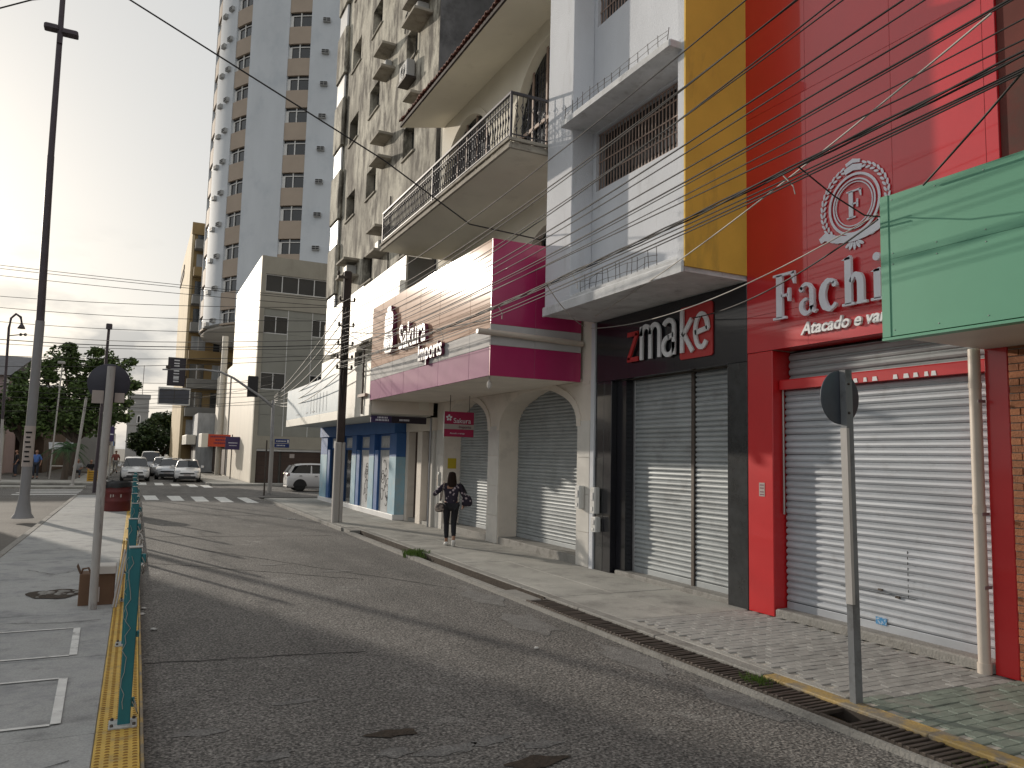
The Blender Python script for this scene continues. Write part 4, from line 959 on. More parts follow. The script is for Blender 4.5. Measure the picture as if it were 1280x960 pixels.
# entrance between the blue front and the arcade
MB().bbox(XW-.1,XW+.25,20.9,21.3,0.1,2.75,.01).build('pier', M['arcade'], cs)
MB().bbox(XW-.12,XW+.25,22.06,22.29,0.1,2.75,.01).build('pier', M['arcade'], cs)
MB().bbox(XW-.1,XW+.25,20.0,20.28,0.1,2.75,.01).build('pier', M['tile_white'], cs)
MB().bbox(XW-.13,XW+.25,20.0,22.3,2.755,3.12,.01).build('lintel', M['arcade'], cs)
for (a, e) in ((20.29,20.89),(21.31,22.05)):
    d = MB().bbox(XW+.1,XW+.16,a,e,0.2,2.75,.01).build('door', M['brown_door'], cs)
    MB().bbox(XW+.06,XW+.099,a+.08,a+.16,0.3,2.7,.01).build('door_rail', M['old_door'], d)
    MB().bbox(XW-.06,XW+.2,a,e,0.08,.2,.01).build('step', M['walk'], cs)
MB().tube([(XW-.16,20.05,0.1),(XW-.16,20.05,3.1)], .03, 7).build('conduit', M['galv'], cs)
ps = thing('purple_shop_sign', (6.6,19.95,3.2), 'long dark purple sign with two pale words under the pink fascia end', 'sign')
MB().bbox(5.62,6.2,20.04,20.09,2.92,3.1,.004).build('board', M['purple'], ps); MB().bbox(6.203,7.2,20.04,20.09,2.92,3.1,.004).build('board', M['dark_sign'], ps)
b = MB()
for (x0, n_, z0) in ((5.75,9,2.96),(5.80,7,3.03),(6.42,7,2.98)):
    for i in range(n_):
        x = x0+i*.042; b.box(x,x+.022+random.uniform(0,.008),20.032,20.039,z0,z0+.05)
tag(b.build('illegible_lettering', M['silver_letter'], ps), kind='stuff')
MB().box(5.62,7.2,20.045,20.085,3.102,3.128).build('hanger_rail', M['galv'], ps)

# ---------------------------------------------------- stained apartment block
XS = 7.4
sb = thing('apartment_block', (XS,27,0), 'tall old block streaked with black stains, with narrow recessed windows and shelves', 'building')
wins = []
for k in range(6):
    z = 5.2+3.33*k
    wins += [(27.1,28.45,z+.0,z+1.05),(30.2,31.6,z+.0,z+1.05)]
    wins += [(22.7,23.85,z+.1,z+1.2)]
b = MB(); zc = 5.9
ops = {}
for w in wins: ops.setdefault(round(w[2]-(w[2] % .01),1), []).append(w)
levels = sorted(set([w[2] for w in wins if w[0] > 25]))
y_edges = [20.62,22.7,23.85,27.1,28.45,30.2,31.6,33.9]
zc = 3.3
for z in levels:
    b.box(XS,XS+.35,20.62,33.9,zc,z)
    for a, e in ((20.62,22.7),(23.85,27.1),(28.45,30.2),(31.6,33.9)): b.box(XS,XS+.35,a,e,z,z+1.08)
    zc = z+1.08
b.box(XS,XS+.35,20.62,33.9,zc,25)
b.build('front_wall', M['stained'], sb)
MB().box(XS+.36,17,20.68,33.89,3.3,25).build('core', M['grey_wall'], sb)
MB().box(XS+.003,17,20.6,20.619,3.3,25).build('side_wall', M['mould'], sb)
for z in levels:
    for a, e in ((22.7,23.85),(27.1,28.45),(30.2,31.6)):
        g = MB().box(XS+.3,XS+.32,a,e,z,z+1.08).build('window', M['glass'], sb)
        MB().bbox(XS+.24,XS+.299,a+.001,a+.45,z,z+1.079,.006).build('sash', M['frame'], g)
        MB().bbox(XS-.06,XS+.2,a-.06,e+.04,z-.07,z-.002,.01).build('sill', M['concrete_dirty'], g)
for k, z in enumerate((5.75,9.05,12.4,15.7,19.0)):
    for (a, e) in ((25.1,26.25),):
        for dz in (0,.85):
            MB().bbox(XS-.52,XS-.001,a,e,z+dz,z+dz+.09,.012).build('ac_shelf', M['concrete_dirty'], sb)
        if k != 2: MB().bbox(XS-.25,XS-.002,a+.4,e-.3,z+.095,z+.5,.03).build('air_conditioner', M['ac'], sb)
for (z, n_) in ((9.0,1),(15.72,0)):
    y0 = 29.0 if n_ else 21.25
    for dz in (0,.62):
        MB().bbox(XS-.62,XS-.001,y0,y0+1.3,z+dz,z+dz+.09,.012).build('ac_shelf', M['concrete_dirty'], sb)
    MB().bbox(XS-.4,XS-.002,y0+.35,y0+.9,z+.095,z+.5,.03).build('air_conditioner', M['ac'], sb)
MB().bbox(XS-.5,XS-.001,21.7,22.5,13.25,13.34,.012).build('ac_shelf', M['concrete_dirty'], sb)
# condenser under the upper near window
cd = MB().bbox(XS-.32,XS-.03,22.75,23.55,14.32,14.9,.03).build('air_conditioner', M['ac'], sb)
fb = MB()
for r_ in (.08,.15,.22): fb.tube([(XS-.325,23.15+r_*cos(q),14.61+r_*sin(q)) for q in [2*pi*i/16 for i in range(17)]], .006, 4, caps=False)
fb.build('fan_grille', M['black_plastic'], cd)
MB().box(XS-.36,XS-.002,22.7,23.6,14.24,14.315).build('bracket', M['iron'], cd)
MB().tube([(XS-.1,22.85,14.8),(XS-.06,22.65,15.2),(XS-.05,22.6,16.3),(XS-.05,22.9,16.9),(XS-.05,23.4,17.2),(XS-.06,23.9,17.0),(XS-.06,23.95,16.4)], .022, 6).build('drain_hose', M['wire'], sb)
MB().tube([(XS-.03,25.0,11),(XS-.03,25.0,6)], .025, 5).build('downpipe', M['iron'], sb)
for k in range(6):
    z = 5.6+3.33*k
    MB().bbox(XS-.2,XS-.001,32.3,33.95,z,z+2.2,.08).build('bay', M['stained'], sb)
    MB().bbox(XS-.12,XS-.001,32.5,33.93,z+2.201,z+3.329,.05).build('bay_recess', M['frame'], sb)

# ---------------------------------------------------- beige office block across the side street
ob = thing('office_block', (6.5,50,0), 'grey beige office block with a sunlit pale side wall and a dark garage door', 'building')
OX, OY, OT = 6.5, 50.0, 14.5
MB().box(OX+.4,19,OY+.36,64,0,OT-.5).build('core', M['grey_wall'], ob)
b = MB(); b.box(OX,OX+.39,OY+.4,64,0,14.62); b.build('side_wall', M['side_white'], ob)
b = MB(); fy = OY
# frame of the front
for (x0,x1,z0,z1) in ((OX,OX+.28,0,OT+.12),(OX+.281,12.5,13.45,OT+.1),(OX+.281,12.5,11.2,12.28),(OX+.281,12.5,2.25,3.05),(10.9,11.4,0,13.44),(11.401,12.5,0,13.44)):
    b.box(x0,x1,fy,fy+.35,z0,z1)
b.build('front_frame', M['beige_stone'], ob)
xs_ = [OX+.285,8.3,9.85,10.895]
zs_ = [(3.055,4.4),(4.405,6.0),(7.1,8.3),(8.305,9.6),(10.75,11.195)]
for x0, x1 in zip(xs_, xs_[1:]):
    for z0, z1 in zs_: MB().bbox(x0+.004,x1-.004,fy+.06,fy+.12,z0+.004,z1-.004,.006).build('spandrel_panel', M['beige_panel'], ob)
def office_window(x0, x1, z0, z1, n_):
    w = MB().box(x0,x1,fy+.16,fy+.18,z0,z1).build('window', M['glass'], ob)
    f = MB(); t_ = .05
    f.box(x0,x1,fy+.08,fy+.155,z0,z0+t_); f.box(x0,x1,fy+.08,fy+.155,z1-t_,z1)
    for i in range(n_+1):
        x = x0+(x1-x0)*i/n_; f.box(max(x0,x-t_/2),min(x1,x+t_/2),fy+.075,fy+.155,z0+t_,z1-t_)
    f.build('frame', M['frame_white'], w)
for x0, x1, n_ in ((xs_[0],xs_[1],2),(xs_[2],xs_[3],2)):
    office_window(x0+.004, x1-.004, 6.005, 7.095, n_); office_window(x0+.004, x1-.004, 9.605, 10.745, n_)
for z0, z1 in ((6.005,7.095),(9.605,10.745)): MB().bbox(xs_[1]+.004,xs_[2]-.004,fy+.06,fy+.12,z0,z1,.006).build('spandrel_panel', M['beige_panel'], ob)
office_window(OX+.29, 10.89, 12.29, 13.44, 4)
b = MB()
for x in xs_[1:3]: b.box(x-.02,x+.02,fy+.04,fy+.13,3.06,11.19)
b.build('mullion', M['frame_white'], ob)
for k, (x0, x1) in enumerate(((OX+.3,8.2),(8.32,10.88))):
    d = MB().box(x0,x1,fy+.2,fy+.25,0.02,2.1).build('garage_door', M['black_plastic'], ob)
    for j in range(7): MB().bbox(x0+.01,x1-.01,fy+.17,fy+.199,.05+j*.29,.05+j*.29+.275,.008).build('door_slat', M['brown_door'], d)
MB().box(OX+.29,10.89,fy+.1,fy+.3,2.105,2.245).build('door_header', M['frame_white'], ob)
MB().box(8.85,9.15,fy+.155,fy+.169,1.7,1.95).build('door_notice', M['label_paper'], ob)
for j in range(3): MB().bbox(11.6,12.3,fy-.03,fy-.001,.4+j*.5,.8+j*.5,.02).build('vent', M['frame'], ob)
# ---------------------------------------------------- round tower
TX, TY, TR = 19.0, 82.0, 14.1
tw = thing('round_tower', (TX,TY,0), 'tall pale blue white round tower with beige window strips and air conditioners', 'building')
def ring_seg(mb, r0, r1, a0, a1, z0, z1, n=4):
    P = lambda r, a: (TX+r*cos(a), TY+r*sin(a))
    for i in range(n):
        a, e = a0+(a1-a0)*i/n, a0+(a1-a0)*(i+1)/n
        p = [P(r1,a),P(r1,e),P(r0,e),P(r0,a)]
        mb.prism(p, lambda q: (q[0],q[1],z0), lambda q: (q[0],q[1],z1))
A_ = lambda th: radians(-103.0-th)
strips = [(-7.5,4.4),(20,4.4),(47,4.7),(73,5.2)]
edges = []
zb, zt = 14.0, 60.0
b = MB(); prev = -16
for (c, w) in strips: ring_seg(b, TR-.5, TR, A_(prev), A_(c-w), zb, zt, 14); prev = c+w
ring_seg(b, TR-.5, TR, A_(prev), A_(100), zb, zt, 14)
b.build('wall', M['tower_white'], tw)
floors = [20.1+3.13*k for k in range(-2, 12)]
for (c, w) in strips:
    zc = zb
    for z in floors+[zt]:
        b = MB(); ring_seg(b, TR-.5, TR-.06, A_(c-w), A_(c+w), zc, z, 5); b.build('spandrel', M['tower_beige'], tw); zc = z+1.45
    for z in floors:
        g = MB(); ring_seg(g, TR-.4, TR-.3, A_(c-w), A_(c+w), z, z+1.45, 4); g = g.build('window', M['glass'], tw)
        f = MB()
        ring_seg(f, TR-.28, TR-.2, A_(c-w*.05), A_(c+w*.05), z, z+1.45, 1); ring_seg(f, TR-.28, TR-.2, A_(c-w), A_(c-w*.06), z+1.1, z+1.17, 1); ring_seg(f, TR-.28, TR-.2, A_(c+w*.06), A_(c+w), z+1.1, z+1.17, 1)
        ring_seg(f, TR-.28, TR-.2, A_(c+w*.72), A_(c+w), z, z+1.09, 1)
        f.build('frame', M['frame_white'], g)
am = MB(); am.bbox(-.34,.34,-.16,.3,-.2,.2,.03); am = am.mesh('air_conditioner', M['ac'])
vm_ = MB(); 
for j in range(2):
    vm_.box(-.31+j*.33,-.02+j*.33,-.172,-.162,-.16,-.02); vm_.box(-.31+j*.33,-.02+j*.33,-.172,-.162,.03,.16)
vm_ = vm_.mesh('vent_grille', M['black_plastic'])
for th in (9.7,2.6,55.6,61.2):
    for z in floors:
        a = A_(th); dz = .55 if th < 60 else .3
        o = inst('air_conditioner', am, tw, (TX+(TR+.12)*cos(a), TY+(TR+.12)*sin(a), z+dz), (0,0,a+pi/2))
        g = bpy.data.objects.new('vent_grille', vm_); C.objects.link(g); g.parent = o
b = MB(); b.lathe([(TR-.5,14.0),(TR-.2,13.6),(7.2,12.2),(7.0,12.1)], (TX,TY,0), 48); b.build('soffit', M['tower_soffit'], tw)
b = MB(); b.lathe([(7.0,0),(7.0,12.2)], (TX,TY,0), 32); b.build('shaft', M['tower_soffit'], tw)
for (th, r0) in ((62,7.05),):
    for (z, ln) in ((8.9,4.6),):
        p = MB(); n_ = 14
        for i in range(n_):
            a, e = A_(30+70*i/n_), A_(30+70*(i+1)/n_); q = lambda r, a_, z_: (TX+r*cos(a_), TY+r*sin(a_), z_)
            p.add([q(r0,a,z-.6),q(r0,e,z-.6),q(r0+ln,e,z+.2),q(r0+ln,a,z+.2),q(r0,a,z+.5),q(r0,e,z+.5),q(r0+ln,e,z+.9),q(r0+ln,a,z+.9)], [(0,1,2,3),(7,6,5,4),(3,2,6,7),(0,4,5,1)])
        p.build('canopy', M['tower_white'], tw)
# entrance podium of the tower along the street
pb = thing('podium_building', (6.6,68,0), 'pale slab building with tall dark slots between office block and orange shop sign', 'building')
MB().box(6.62,13,64.02,78,0,9).build('wall', M['side_white'], pb)
MB().bbox(6.56,6.619,65,65.8,0,8,.01).build('slot', M['dark'], pb)
for (a, e) in ((66.3,69.4),(70.6,73.5),(74,77.6)): MB().bbox(6.55,6.619,a,e,.13,2.5,.02).build('shop_opening', M['brown_door'], pb)
MB().bbox(6.0,6.619,66,77.8,2.55,3.2,.03).build('shop_canopy', M['grey_wall'], pb)
MB().tube([(6.4,70,0),(6.4,70,12)], .25, 10).build('column', M['side_white'], pb)
# ---------------------------------------------------- ochre block
yb = thing('ochre_apartments', (4.3,88,0), 'ochre and grey balcony block, weathered pale flank, far down the street', 'building')
MB().box(4.2,20,86.4,110,0,26).build('core', M['ochre_block'], yb)
MB().box(3.95,4.199,86.3,110,0,26.2).build('flank_wall', M['ochre_pale'], yb)
MB().bbox(3.9,6.2,86.2,86.39,25.0,26.3,.02).build('parapet', M['ochre_block'], yb)
for k in range(8):
    z = 2.6+k*2.95
    MB().bbox(4.25,11,85.0,86.39,z,z+.95,.02).build('balcony', M['grey_wall'] if k % 3 else M['ochre_block'], yb)
    for j in range(3):
        w = MB().bbox(4.5+j*2.2,5.9+j*2.2,86.34,86.398,z+1.0,z+2.6,.01).build('window', M['glass'] if (k+j) % 3 else M['old_door'], yb)
        MB().box(5.15+j*2.2,5.25+j*2.2,86.29,86.339,z+1.0,z+2.6).build('frame', M['frame_white'], w)
for z in (24.2,23.4): MB().bbox(3.85,3.94,100,109,z,z+.5,.02).build('flank_recess', M['brown_shop'], yb)
# ================================================================== FAR STREET, RIGHT ROW
def far_shop(x, y0, y1, h, wall, label, sign=None, sign_m=None, awn=None):
    t = thing('shop_building', (x,(y0+y1)/2,0), label, 'building')
    MB().box(x,x+9,y0,y1-.05,0,h).build('wall', M[wall], t)
    n = max(1,int((y1-y0)/3.2)); st = (y1-y0)/n
    for i in range(n):
        a = y0+i*st
        MB().bbox(x-.05,x-.002,a+.3,a+st-.35,0.13,2.4,.01).build('door', M['brown_door'] if i % 2 else M['frame'], t)
        for k in range(int((h-3.6)/2.6)): MB().bbox(x-.04,x-.001,a+.5,a+st-.6,3.9+k*2.6,5.2+k*2.6,.01).build('window', M['glass'], t)
    if sign: MB().bbox(x-.9,x-.06,y0+.1,y1-.2,2.6,3.5,.03).build('sign_board', M[sign], t)
    return t
far_shop(5.1, 78.1, 86, 5.6, 'old_door', 'low blue grey shop far along the right side of the street', 'fascia_white')
far_shop(4.9, 112, 122, 5.0, 'grey_wall', 'grey low shop with pale sign beyond the ochre block', 'fascia_white')
far_shop(4.9, 122.5, 136, 6.0, 'fascia_white', 'white two storey shop nearest the far tree', 'old_door')
os_ = thing('orange_shop_sign', (6.2,60,2.8), 'orange red projecting shop sign with three dark lines of print', 'sign')
MB().bbox(4.7,6.25,60,60.2,2.35,3.25,.02).build('board', M['orange'], os_)
b = MB()
for (z, x0, x1) in ((3.02,4.85,6.1),(2.78,5.2,6.15),(2.55,5.1,6.1)):
    x = x0
    while x < x1: w = random.uniform(.05,.12); b.box(x,x+w,59.985,59.999,z,z+.12); x += w+.03
tag(b.build('illegible_lettering', M['maroon'], os_), kind='stuff')
MB().box(5.2,6.6,60.21,60.3,2.5,2.6).build('bracket', M['iron'], os_)
MB().bbox(4.25,4.69,59.9,63,2.3,3.3,.02).build('side_board', M['fascia_white'], os_)
pl = thing('street_sign_post', (6.2,56.5,0.1), 'purple square sign on a thin pole in front of the pale slab wall', 'sign')
MB().tube([(6.0,56.5,.1),(6.0,56.5,3.2)], .035, 6).build('pole', M['iron'], pl)
MB().bbox(5.55,6.55,56.42,56.46,2.15,3.05,.01).build('board', M['purple'], pl)
b = MB(); b.box(5.75,6.35,56.41,56.419,2.6,2.64); b.box(5.8,6.3,56.41,56.419,2.42,2.45); tag(b.build('illegible_lettering', M['silver_letter'], pl), kind='stuff')
vs_ = thing('vertical_shop_sign', (3.9,86,7), 'tall dark vertical banner sign with white sideways letters', 'sign')
MB().bbox(2.4,4.1,85.4,85.6,8.6,11.55,.03).build('board', M['dark_sign'], vs_)
b = MB()
for (z, h_) in ((12.98,.13),(12.68,.12),(12.42,.12),(11.9,.18),(11.62,.1),(11.2,.12),(11.36,.07),(11.07,.09),(10.8,.13)):
    b.box(2.98,3.5,85.385,85.399,z-1.8,z-1.8+h_)
b.build('lettering', M['white_letter'], vs_)
MB().box(4.0,4.25,85.61,86.3,9.6,9.7).build('bracket', M['iron'], vs_)
hb_ = thing('overhead_board', (3,80,7), 'wide slate grey overhead board with a white frame above the street', 'sign')
MB().bbox(1.65,4.3,79.9,80.0,6.45,7.85,.03).build('board', M['board'], hb_)
b = MB(); b.box(1.55,4.4,79.86,79.99,7.86,8.02); b.box(1.55,4.4,79.86,79.99,6.33,6.445); b.box(1.55,1.645,79.86,79.99,6.45,7.85); b.box(4.305,4.4,79.86,79.99,6.45,7.85); b.build('frame', M['frame_white'], hb_)
MB().box(2.95,3.0,79.87,79.895,6.46,7.84).build('mullion', M['iron'], hb_)
MB().tube([(4.4,80.1,7.2),(5.2,80.1,7.2)], .06, 6).build('bracket', M['iron'], hb_)
# church-like tower closing the street
ch = thing('church_tower', (0,150,0), 'pale grey square tower with a small arched niche closing the street', 'building')
MB().box(-1.7,1.6,150,153.5,0,11).build('wall', M['far_wall'], ch); MB().bbox(-1.9,1.8,149.8,153.7,11.0,11.7,.1).build('parapet', M['far_wall'], ch)
for z in (3.2,6.2,8.6): MB().bbox(-1.8,1.7,149.9,149.99,z,z+.25,.03).build('cornice', M['far_wall'], ch)
MB().prism([(-.32,6.6)]+arc(0,7.7,.32,.35,180,0,8)[::1]+[(.32,6.6)], lambda p: (p[0]+.1,149.9,p[1]), lambda p: (p[0]+.1,149.999,p[1])).build('niche', M['white_paint'], ch)
MB().prism([(-.18,6.7)]+arc(0,7.6,.18,.25,180,0,8)+[(.18,6.7)], lambda p: (p[0]+.1,149.88,p[1]), lambda p: (p[0]+.1,149.899,p[1])).build('opening', M['dark'], ch)
MB().tube([(0.4,151,11.6),(0.4,151,17)], .05, 5).build('mast', M['iron'], ch)
# ================================================================== LEFT ROW
lb = thing('market_building', (-12,72,0), 'long dark shopfront row behind the big tree on the square', 'building')
MB().box(-34,-6.5,70,90,0,5.2).build('wall', M['brown_shop'], lb)
MB().add([(-34.5,69.2,5.2),(-6.2,69.2,5.2),(-6.2,80,7.6),(-34.5,80,7.6),(-34.5,90.5,5.2),(-6.2,90.5,5.2)], [(0,1,2,3),(3,2,5,4),(0,3,4),(1,5,2)]).build('roof', M['roof_grey'], lb)
for i in range(8):
    x = -9.5-i*3.0; MB().bbox(x,x+2.3,69.9,69.99,.1,2.6,.02).build('doorway', M['dark'] if i % 2 else M['brown_door'], lb)
MB().bbox(-20,-6.6,68.6,69.9,2.8,3.1,.02).build('awning', M['brown_door'], lb)
pk = thing('pink_building', (-12,62,0), 'pinkish house with grey roof at the left edge of the square', 'building')
MB().box(-22,-8.3,62,69,0,6.9).build('wall', M['pink_wall'], pk)
MB().add([(-22.3,61.5,6.85),(-8.0,61.5,6.85),(-7.2,66,8.6),(-22.3,66,8.6),(-22.3,69.5,6.9),(-8.0,69.5,6.9)], [(0,1,2,3),(3,2,5,4),(0,3,4),(1,5,2)]).build('roof', M['roof_grey'], pk)
MB().bbox(-8.35,-8.1,61.9,62.1,0,6.84,.02).build('corner_post', M['fascia_white'], pk)
for x in (-10.6,-13.5,-16.5): MB().bbox(x,x+1.4,61.93,61.995,2.9,5,.02).build('window', M['old_door'], pk)
MB().bbox(-9.0,-8.4,61.5,61.9,3.4,4.6,.02).build('shop_board', M['label_paper'], pk)
lr = thing('left_street_row', (-4,95,0), 'row of shaded old shopfronts on the left side of the far street', 'building')
for i in range(6):
    a = 92+i*7.5
    MB().box(-12,-3.0,a,a+7.4,0,3.6+1.4*((i*5) % 3)/2).build('shopfront', M[('far_wall','grey_wall','fascia_white')[i % 3]], lr)
    MB().bbox(-3.7,-3.001+.02,a+.5,a+6.9,2.4,3.1,.02).build('awning', M[('fascia_white','blue_paint','brown_door')[i % 3]], lr)
# block added out of view to shade the near pavement and road
nb_ = thing('added_shade_block', (-12,31,0), 'plain grey block added out of view to shade the near road', 'building')
MB().box(-18,-7.2,28.1,33.4,0,8.4).build('wall', M['grey_wall'], nb_)
MB().bbox(-18.2,-7.12,27.9,33.6,8.401,8.7,.03).build('parapet', M['fascia_white'], nb_)
for i in range(3): MB().bbox(-10-i*3.4,-8-i*3.4,28.02,28.099,4.4,6.4,.02).build('window', M['glass'], nb_); MB().bbox(-10-i*3.4,-8-i*3.4,28.02,28.099,.1,2.5,.02).build('door', M['brown_door'], nb_)

# ================================================================== TREES
def leafy(mb, c, rad, n, size, rng, flat=.8):
    for _ in range(n):
        while True:
            d = Vector((rng.uniform(-1,1),rng.uniform(-1,1),rng.uniform(-1,1)))
            if d.length <= 1: break
        p = Vector(c)+Vector((d.x*rad[0],d.y*rad[1],d.z*rad[2]))
        u = Vector((rng.uniform(-1,1),rng.uniform(-1,1),rng.uniform(-.6,.6))).normalized(); w = u.cross(Vector((rng.uniform(-1,1),rng.uniform(-1,1),rng.uniform(-1,1)))).normalized()
        s_ = size*rng.uniform(.6,1.3); a = u*s_; e = w*s_*.45
        o = len(mb.v); mb.v += [tuple(p-a),tuple(p+e),tuple(p+a),tuple(p-e)]; mb.f.append((o,o+1,o+2,o+3)); mb.sm.append(False)
def tree(name, label, base, trunk_h, blobs, n, size, lm, seed, group=None):
    rng = random.Random(seed); t = thing(name, base, label, 'tree', group); B = Vector(base)
    tr = MB(); top = B+Vector((.1,0,trunk_h))
    tr.tube([B,B+Vector((.12,.05,trunk_h*.5)),top], [.32,.22,.2], 9)
    cr = MB()
    for (dx,dy,dz,rx,ry,rz) in blobs:
        c = B+Vector((dx,dy,dz)); mid = top.lerp(c,.5)+Vector((rng.uniform(-.2,.2),rng.uniform(-.2,.2),.1))
        tr.tube([top-Vector((0,0,.3)),mid,c], [.13,.08,.03], 6)
        for _ in range(4):
            e = c+Vector((rng.uniform(-1,1)*rx*.8,rng.uniform(-1,1)*ry*.8,rng.uniform(-.6,.9)*rz)); tr.tube([mid.lerp(c,.6),c.lerp(e,.5)+Vector((0,0,.1)),e], [.05,.03,.012], 4)
            leafy(cr, e, (rx*.42,ry*.42,rz*.36), int(n*rx*rz/6), size, rng)
        leafy(cr, c, (rx,ry,rz), int(n*rx*rz/3), size, rng)
    tr.build('trunk', M['bark'], t); cr.build('crown', M[lm], t)
    return t
rg = random.Random(5)
bl = []
for (x,z,r) in ((-2.9,5.6,1.1),(-2.2,7.0,1.1),(-1.0,8.1,1.15),(.2,7.0,1.3),(1.2,8.2,1.1),(2.3,7.6,1.15),(2.7,6.2,1.1),(-2.6,4.2,1.2),(-1.1,5.4,1.4),(.4,5.4,1.5),(1.8,5.0,1.4),(2.7,4.4,1.0),(-.3,4.0,1.5),(1.3,3.6,1.3),(-1.8,3.4,1.2)):
    bl.append((x+.0,rg.uniform(-1.2,1.2),z,r,r*1.05,r*.8))
tree('broadleaf_tree', 'large dark broadleaf tree with a gappy crown on the square', (-3.9,60,.1), 2.6, bl, 1000, .17, 'leaf', 11)
bl2 = [(x*1.15+rg.uniform(-.3,.3),rg.uniform(-2,2),z*1.12,1.8,1.8,1.35) for (x,z) in ((-2.4,2.6),(-1.2,4.2),(0,5.3),(1.4,4.6),(2.4,3.2),(0,3.2),(-1.5,2.0),(1.6,2.0))]
tree('broadleaf_tree', 'round dark green tree at the far end of the street', (3.2,113,0), 1.6, bl2, 900, .24, 'leaf_dark', 21)
bl3 = [(x+rg.uniform(-.3,.3),rg.uniform(-2,2),z,1.6,1.6,1.2) for (x,z) in ((-2,5),(0,6.2),(2,5.4),(-.5,4),(1.5,3.6))]
tree('broadleaf_tree', 'hazy green tree behind the left shopfront row', (-6.5,105,0), 2.5, bl3, 600, .26, 'leaf_dark', 31)
bl4 = [(x+rg.uniform(-.3,.3),rg.uniform(-1,1),z,1.2,1.2,.9) for (x,z) in ((-1.2,4.8),(0,6.0),(1.2,5.2),(0,4.2),(-1.5,3.6),(1.4,3.8))]
tree('broadleaf_tree', 'smaller bright green tree beside the pink building', (-7.1,62,.1), 2.4, bl4, 700, .18, 'leaf', 41)
# bushy palm
pt = thing('palm', (-3.75,53,.1), 'low bushy palm with arching fronds in front of the big tree', 'plant')
b = MB(); b.tube([(-3.75,53,.1),(-3.7,53.05,1.0),(-3.75,53,1.9)], [.2,.16,.14], 9); b.build('trunk', M['bark'], pt)
for k in range(16):
    a = rg.uniform(0,2*pi); el = rg.uniform(.2,1.3); L_ = rg.uniform(1.2,1.7); f = MB(); pts = []
    for i in range(9):
        s_ = i/8; pts.append(Vector((-3.75+cos(a)*L_*s_*cos(el*(1-.2*s_)), 53+sin(a)*L_*s_*cos(el*(1-.2*s_)), 1.9+L_*(s_*sin(el)-.75*s_*s_))))
    f.tube(pts, .018, 4, .006)
    for i in range(1,9):
        for sgn in (-1,1):
            for h in (0,.5):
                p = pts[i-1].lerp(pts[i],h+.25); d = Vector((-sin(a)*sgn,cos(a)*sgn,-.55)).normalized()*(.42*(1-.5*i/9))+(pts[i]-pts[i-1])*.8
                q = Vector((0,0,.022)); f.add([p-q,p+q,p+d], [(0,1,2)])
    f.build('frond', M['frond'], pt)

# ================================================================== LAMPS, POSTS, SIGNS
lp = thing('lamp_post', (-2.62,24.4,.12), 'very tall tapering lamp post with a short double arm at the top', 'lamp post')
b = MB(); b.tube([(-2.62,24.4,.35),(-2.6,24.4,5.5)], .125, 12, .115); b.build('lower_shaft', M['lamp_grey'], lp)
b = MB(); b.tube([(-2.6,24.4,5.5),(-2.68,24.4,10.2)], .105, 12, .09); b.tube([(-2.68,24.4,10.2),(-2.72,24.4,15.2)], .085, 10, .07); b.build('upper_shaft', M['rust_dark'], lp)
MB().lathe([(.27,0),(.26,.03),(.2,.12),(.15,.4),(.127,.62)], (-2.62,24.4,.12), 16).build('flared_base', M['lamp_grey'], lp)
b = MB(); b.bbox(-3.1,-2.74,24.2,24.5,13.86,13.99,.03); b.bbox(-2.66,-2.25,24.2,24.5,13.8,13.93,.03); b.build('lamp_head', M['rust_dark'], lp)
MB().box(-2.76,-2.63,24.28,24.41,13.5,14.02).build('arm_clamp', M['rust_dark'], lp)
MB().tube([(-2.62,24.4,1.5),(-2.615,24.4,2.6)], .131, 12, .13).build('poster_band', M['label_paper'], lp)
pb2 = MB()
for i in range(7):
    z = 1.62+i*.13
    pb2.box(-2.70+(.02 if i % 2 else 0),-2.55-(.03 if i % 3 else 0),24.262,24.268,z,z+.045)
pb2.build('poster_print', M['dark'], lp)
ol = thing('old_street_lamp', (-6.65,50,0.12), 'dark old street lamp with a hooked top at the left edge', 'lamp post')
b = MB(); b.tube([(-6.6,50,.1),(-6.7,50,3.5)], .09, 8, .07); b.build('lower_pole', M['post_pale'], ol)
b = MB(); b.tube([(-6.7,50,3.5),(-6.78,50,8.6),(-6.72,50,9.15),(-6.5,50,9.4),(-6.27,50,9.25),(-6.2,50,8.9)], [.075,.065,.065,.07,.07,.06], 8); b.build('hook', M['rust_dark'], ol)
b = MB(); b.lathe([(.05,8.9),(.16,8.72),(.2,8.6),(.05,8.58)], (-6.2,50,0), 10); b.build('lamp_head', M['rust_dark'], ol)
b = MB(); b.tube([(-6.72,50,8.15),(-6.0,50,8.3)], .03, 5); b.ball((-6.2,50,8.26),.09,.09,.09,6,4).ball((-5.98,50,8.28),.09,.09,.09,6,4); b.build('insulator_arm', M['iron'], ol)
def pole(name, label, x, y, z0, z1, r, m, cat='pole', lean=(0,0)):
    t = thing(name, (x,y,z0), label, cat); MB().tube([(x,y,z0),(x+lean[0],y+lean[1],z1)], r, 8, r*.85).build('shaft', M[m], t); return t
p = pole('grey_pole', 'plain thin grey pole standing alone on the square', -2.78, 44.6, .1, 4.6, .07, 'post_pale', lean=(.33,0))
MB().lathe([(.12,.1),(.1,.16),(.075,.2)], (-2.78,44.6,0), 10).build('foot', M['post_pale'], p)
p = pole('thin_lamp_pole', 'thin pale lamp pole in front of the big tree', -4.55, 53.5, .1, 7.1, .045, 'post_pale', 'lamp post', lean=(.2,0))
MB().bbox(-4.6,-4.2,53.3,53.6,7.1,7.25,.04).build('lamp_head', M['post_pale'], p)
p = pole('dark_lamp_pole', 'dark straight lamp pole with small box head above the round sign', -1.6, 40, 0, 7.6, .075, 'rust_dark', 'lamp post', lean=(.1,0))
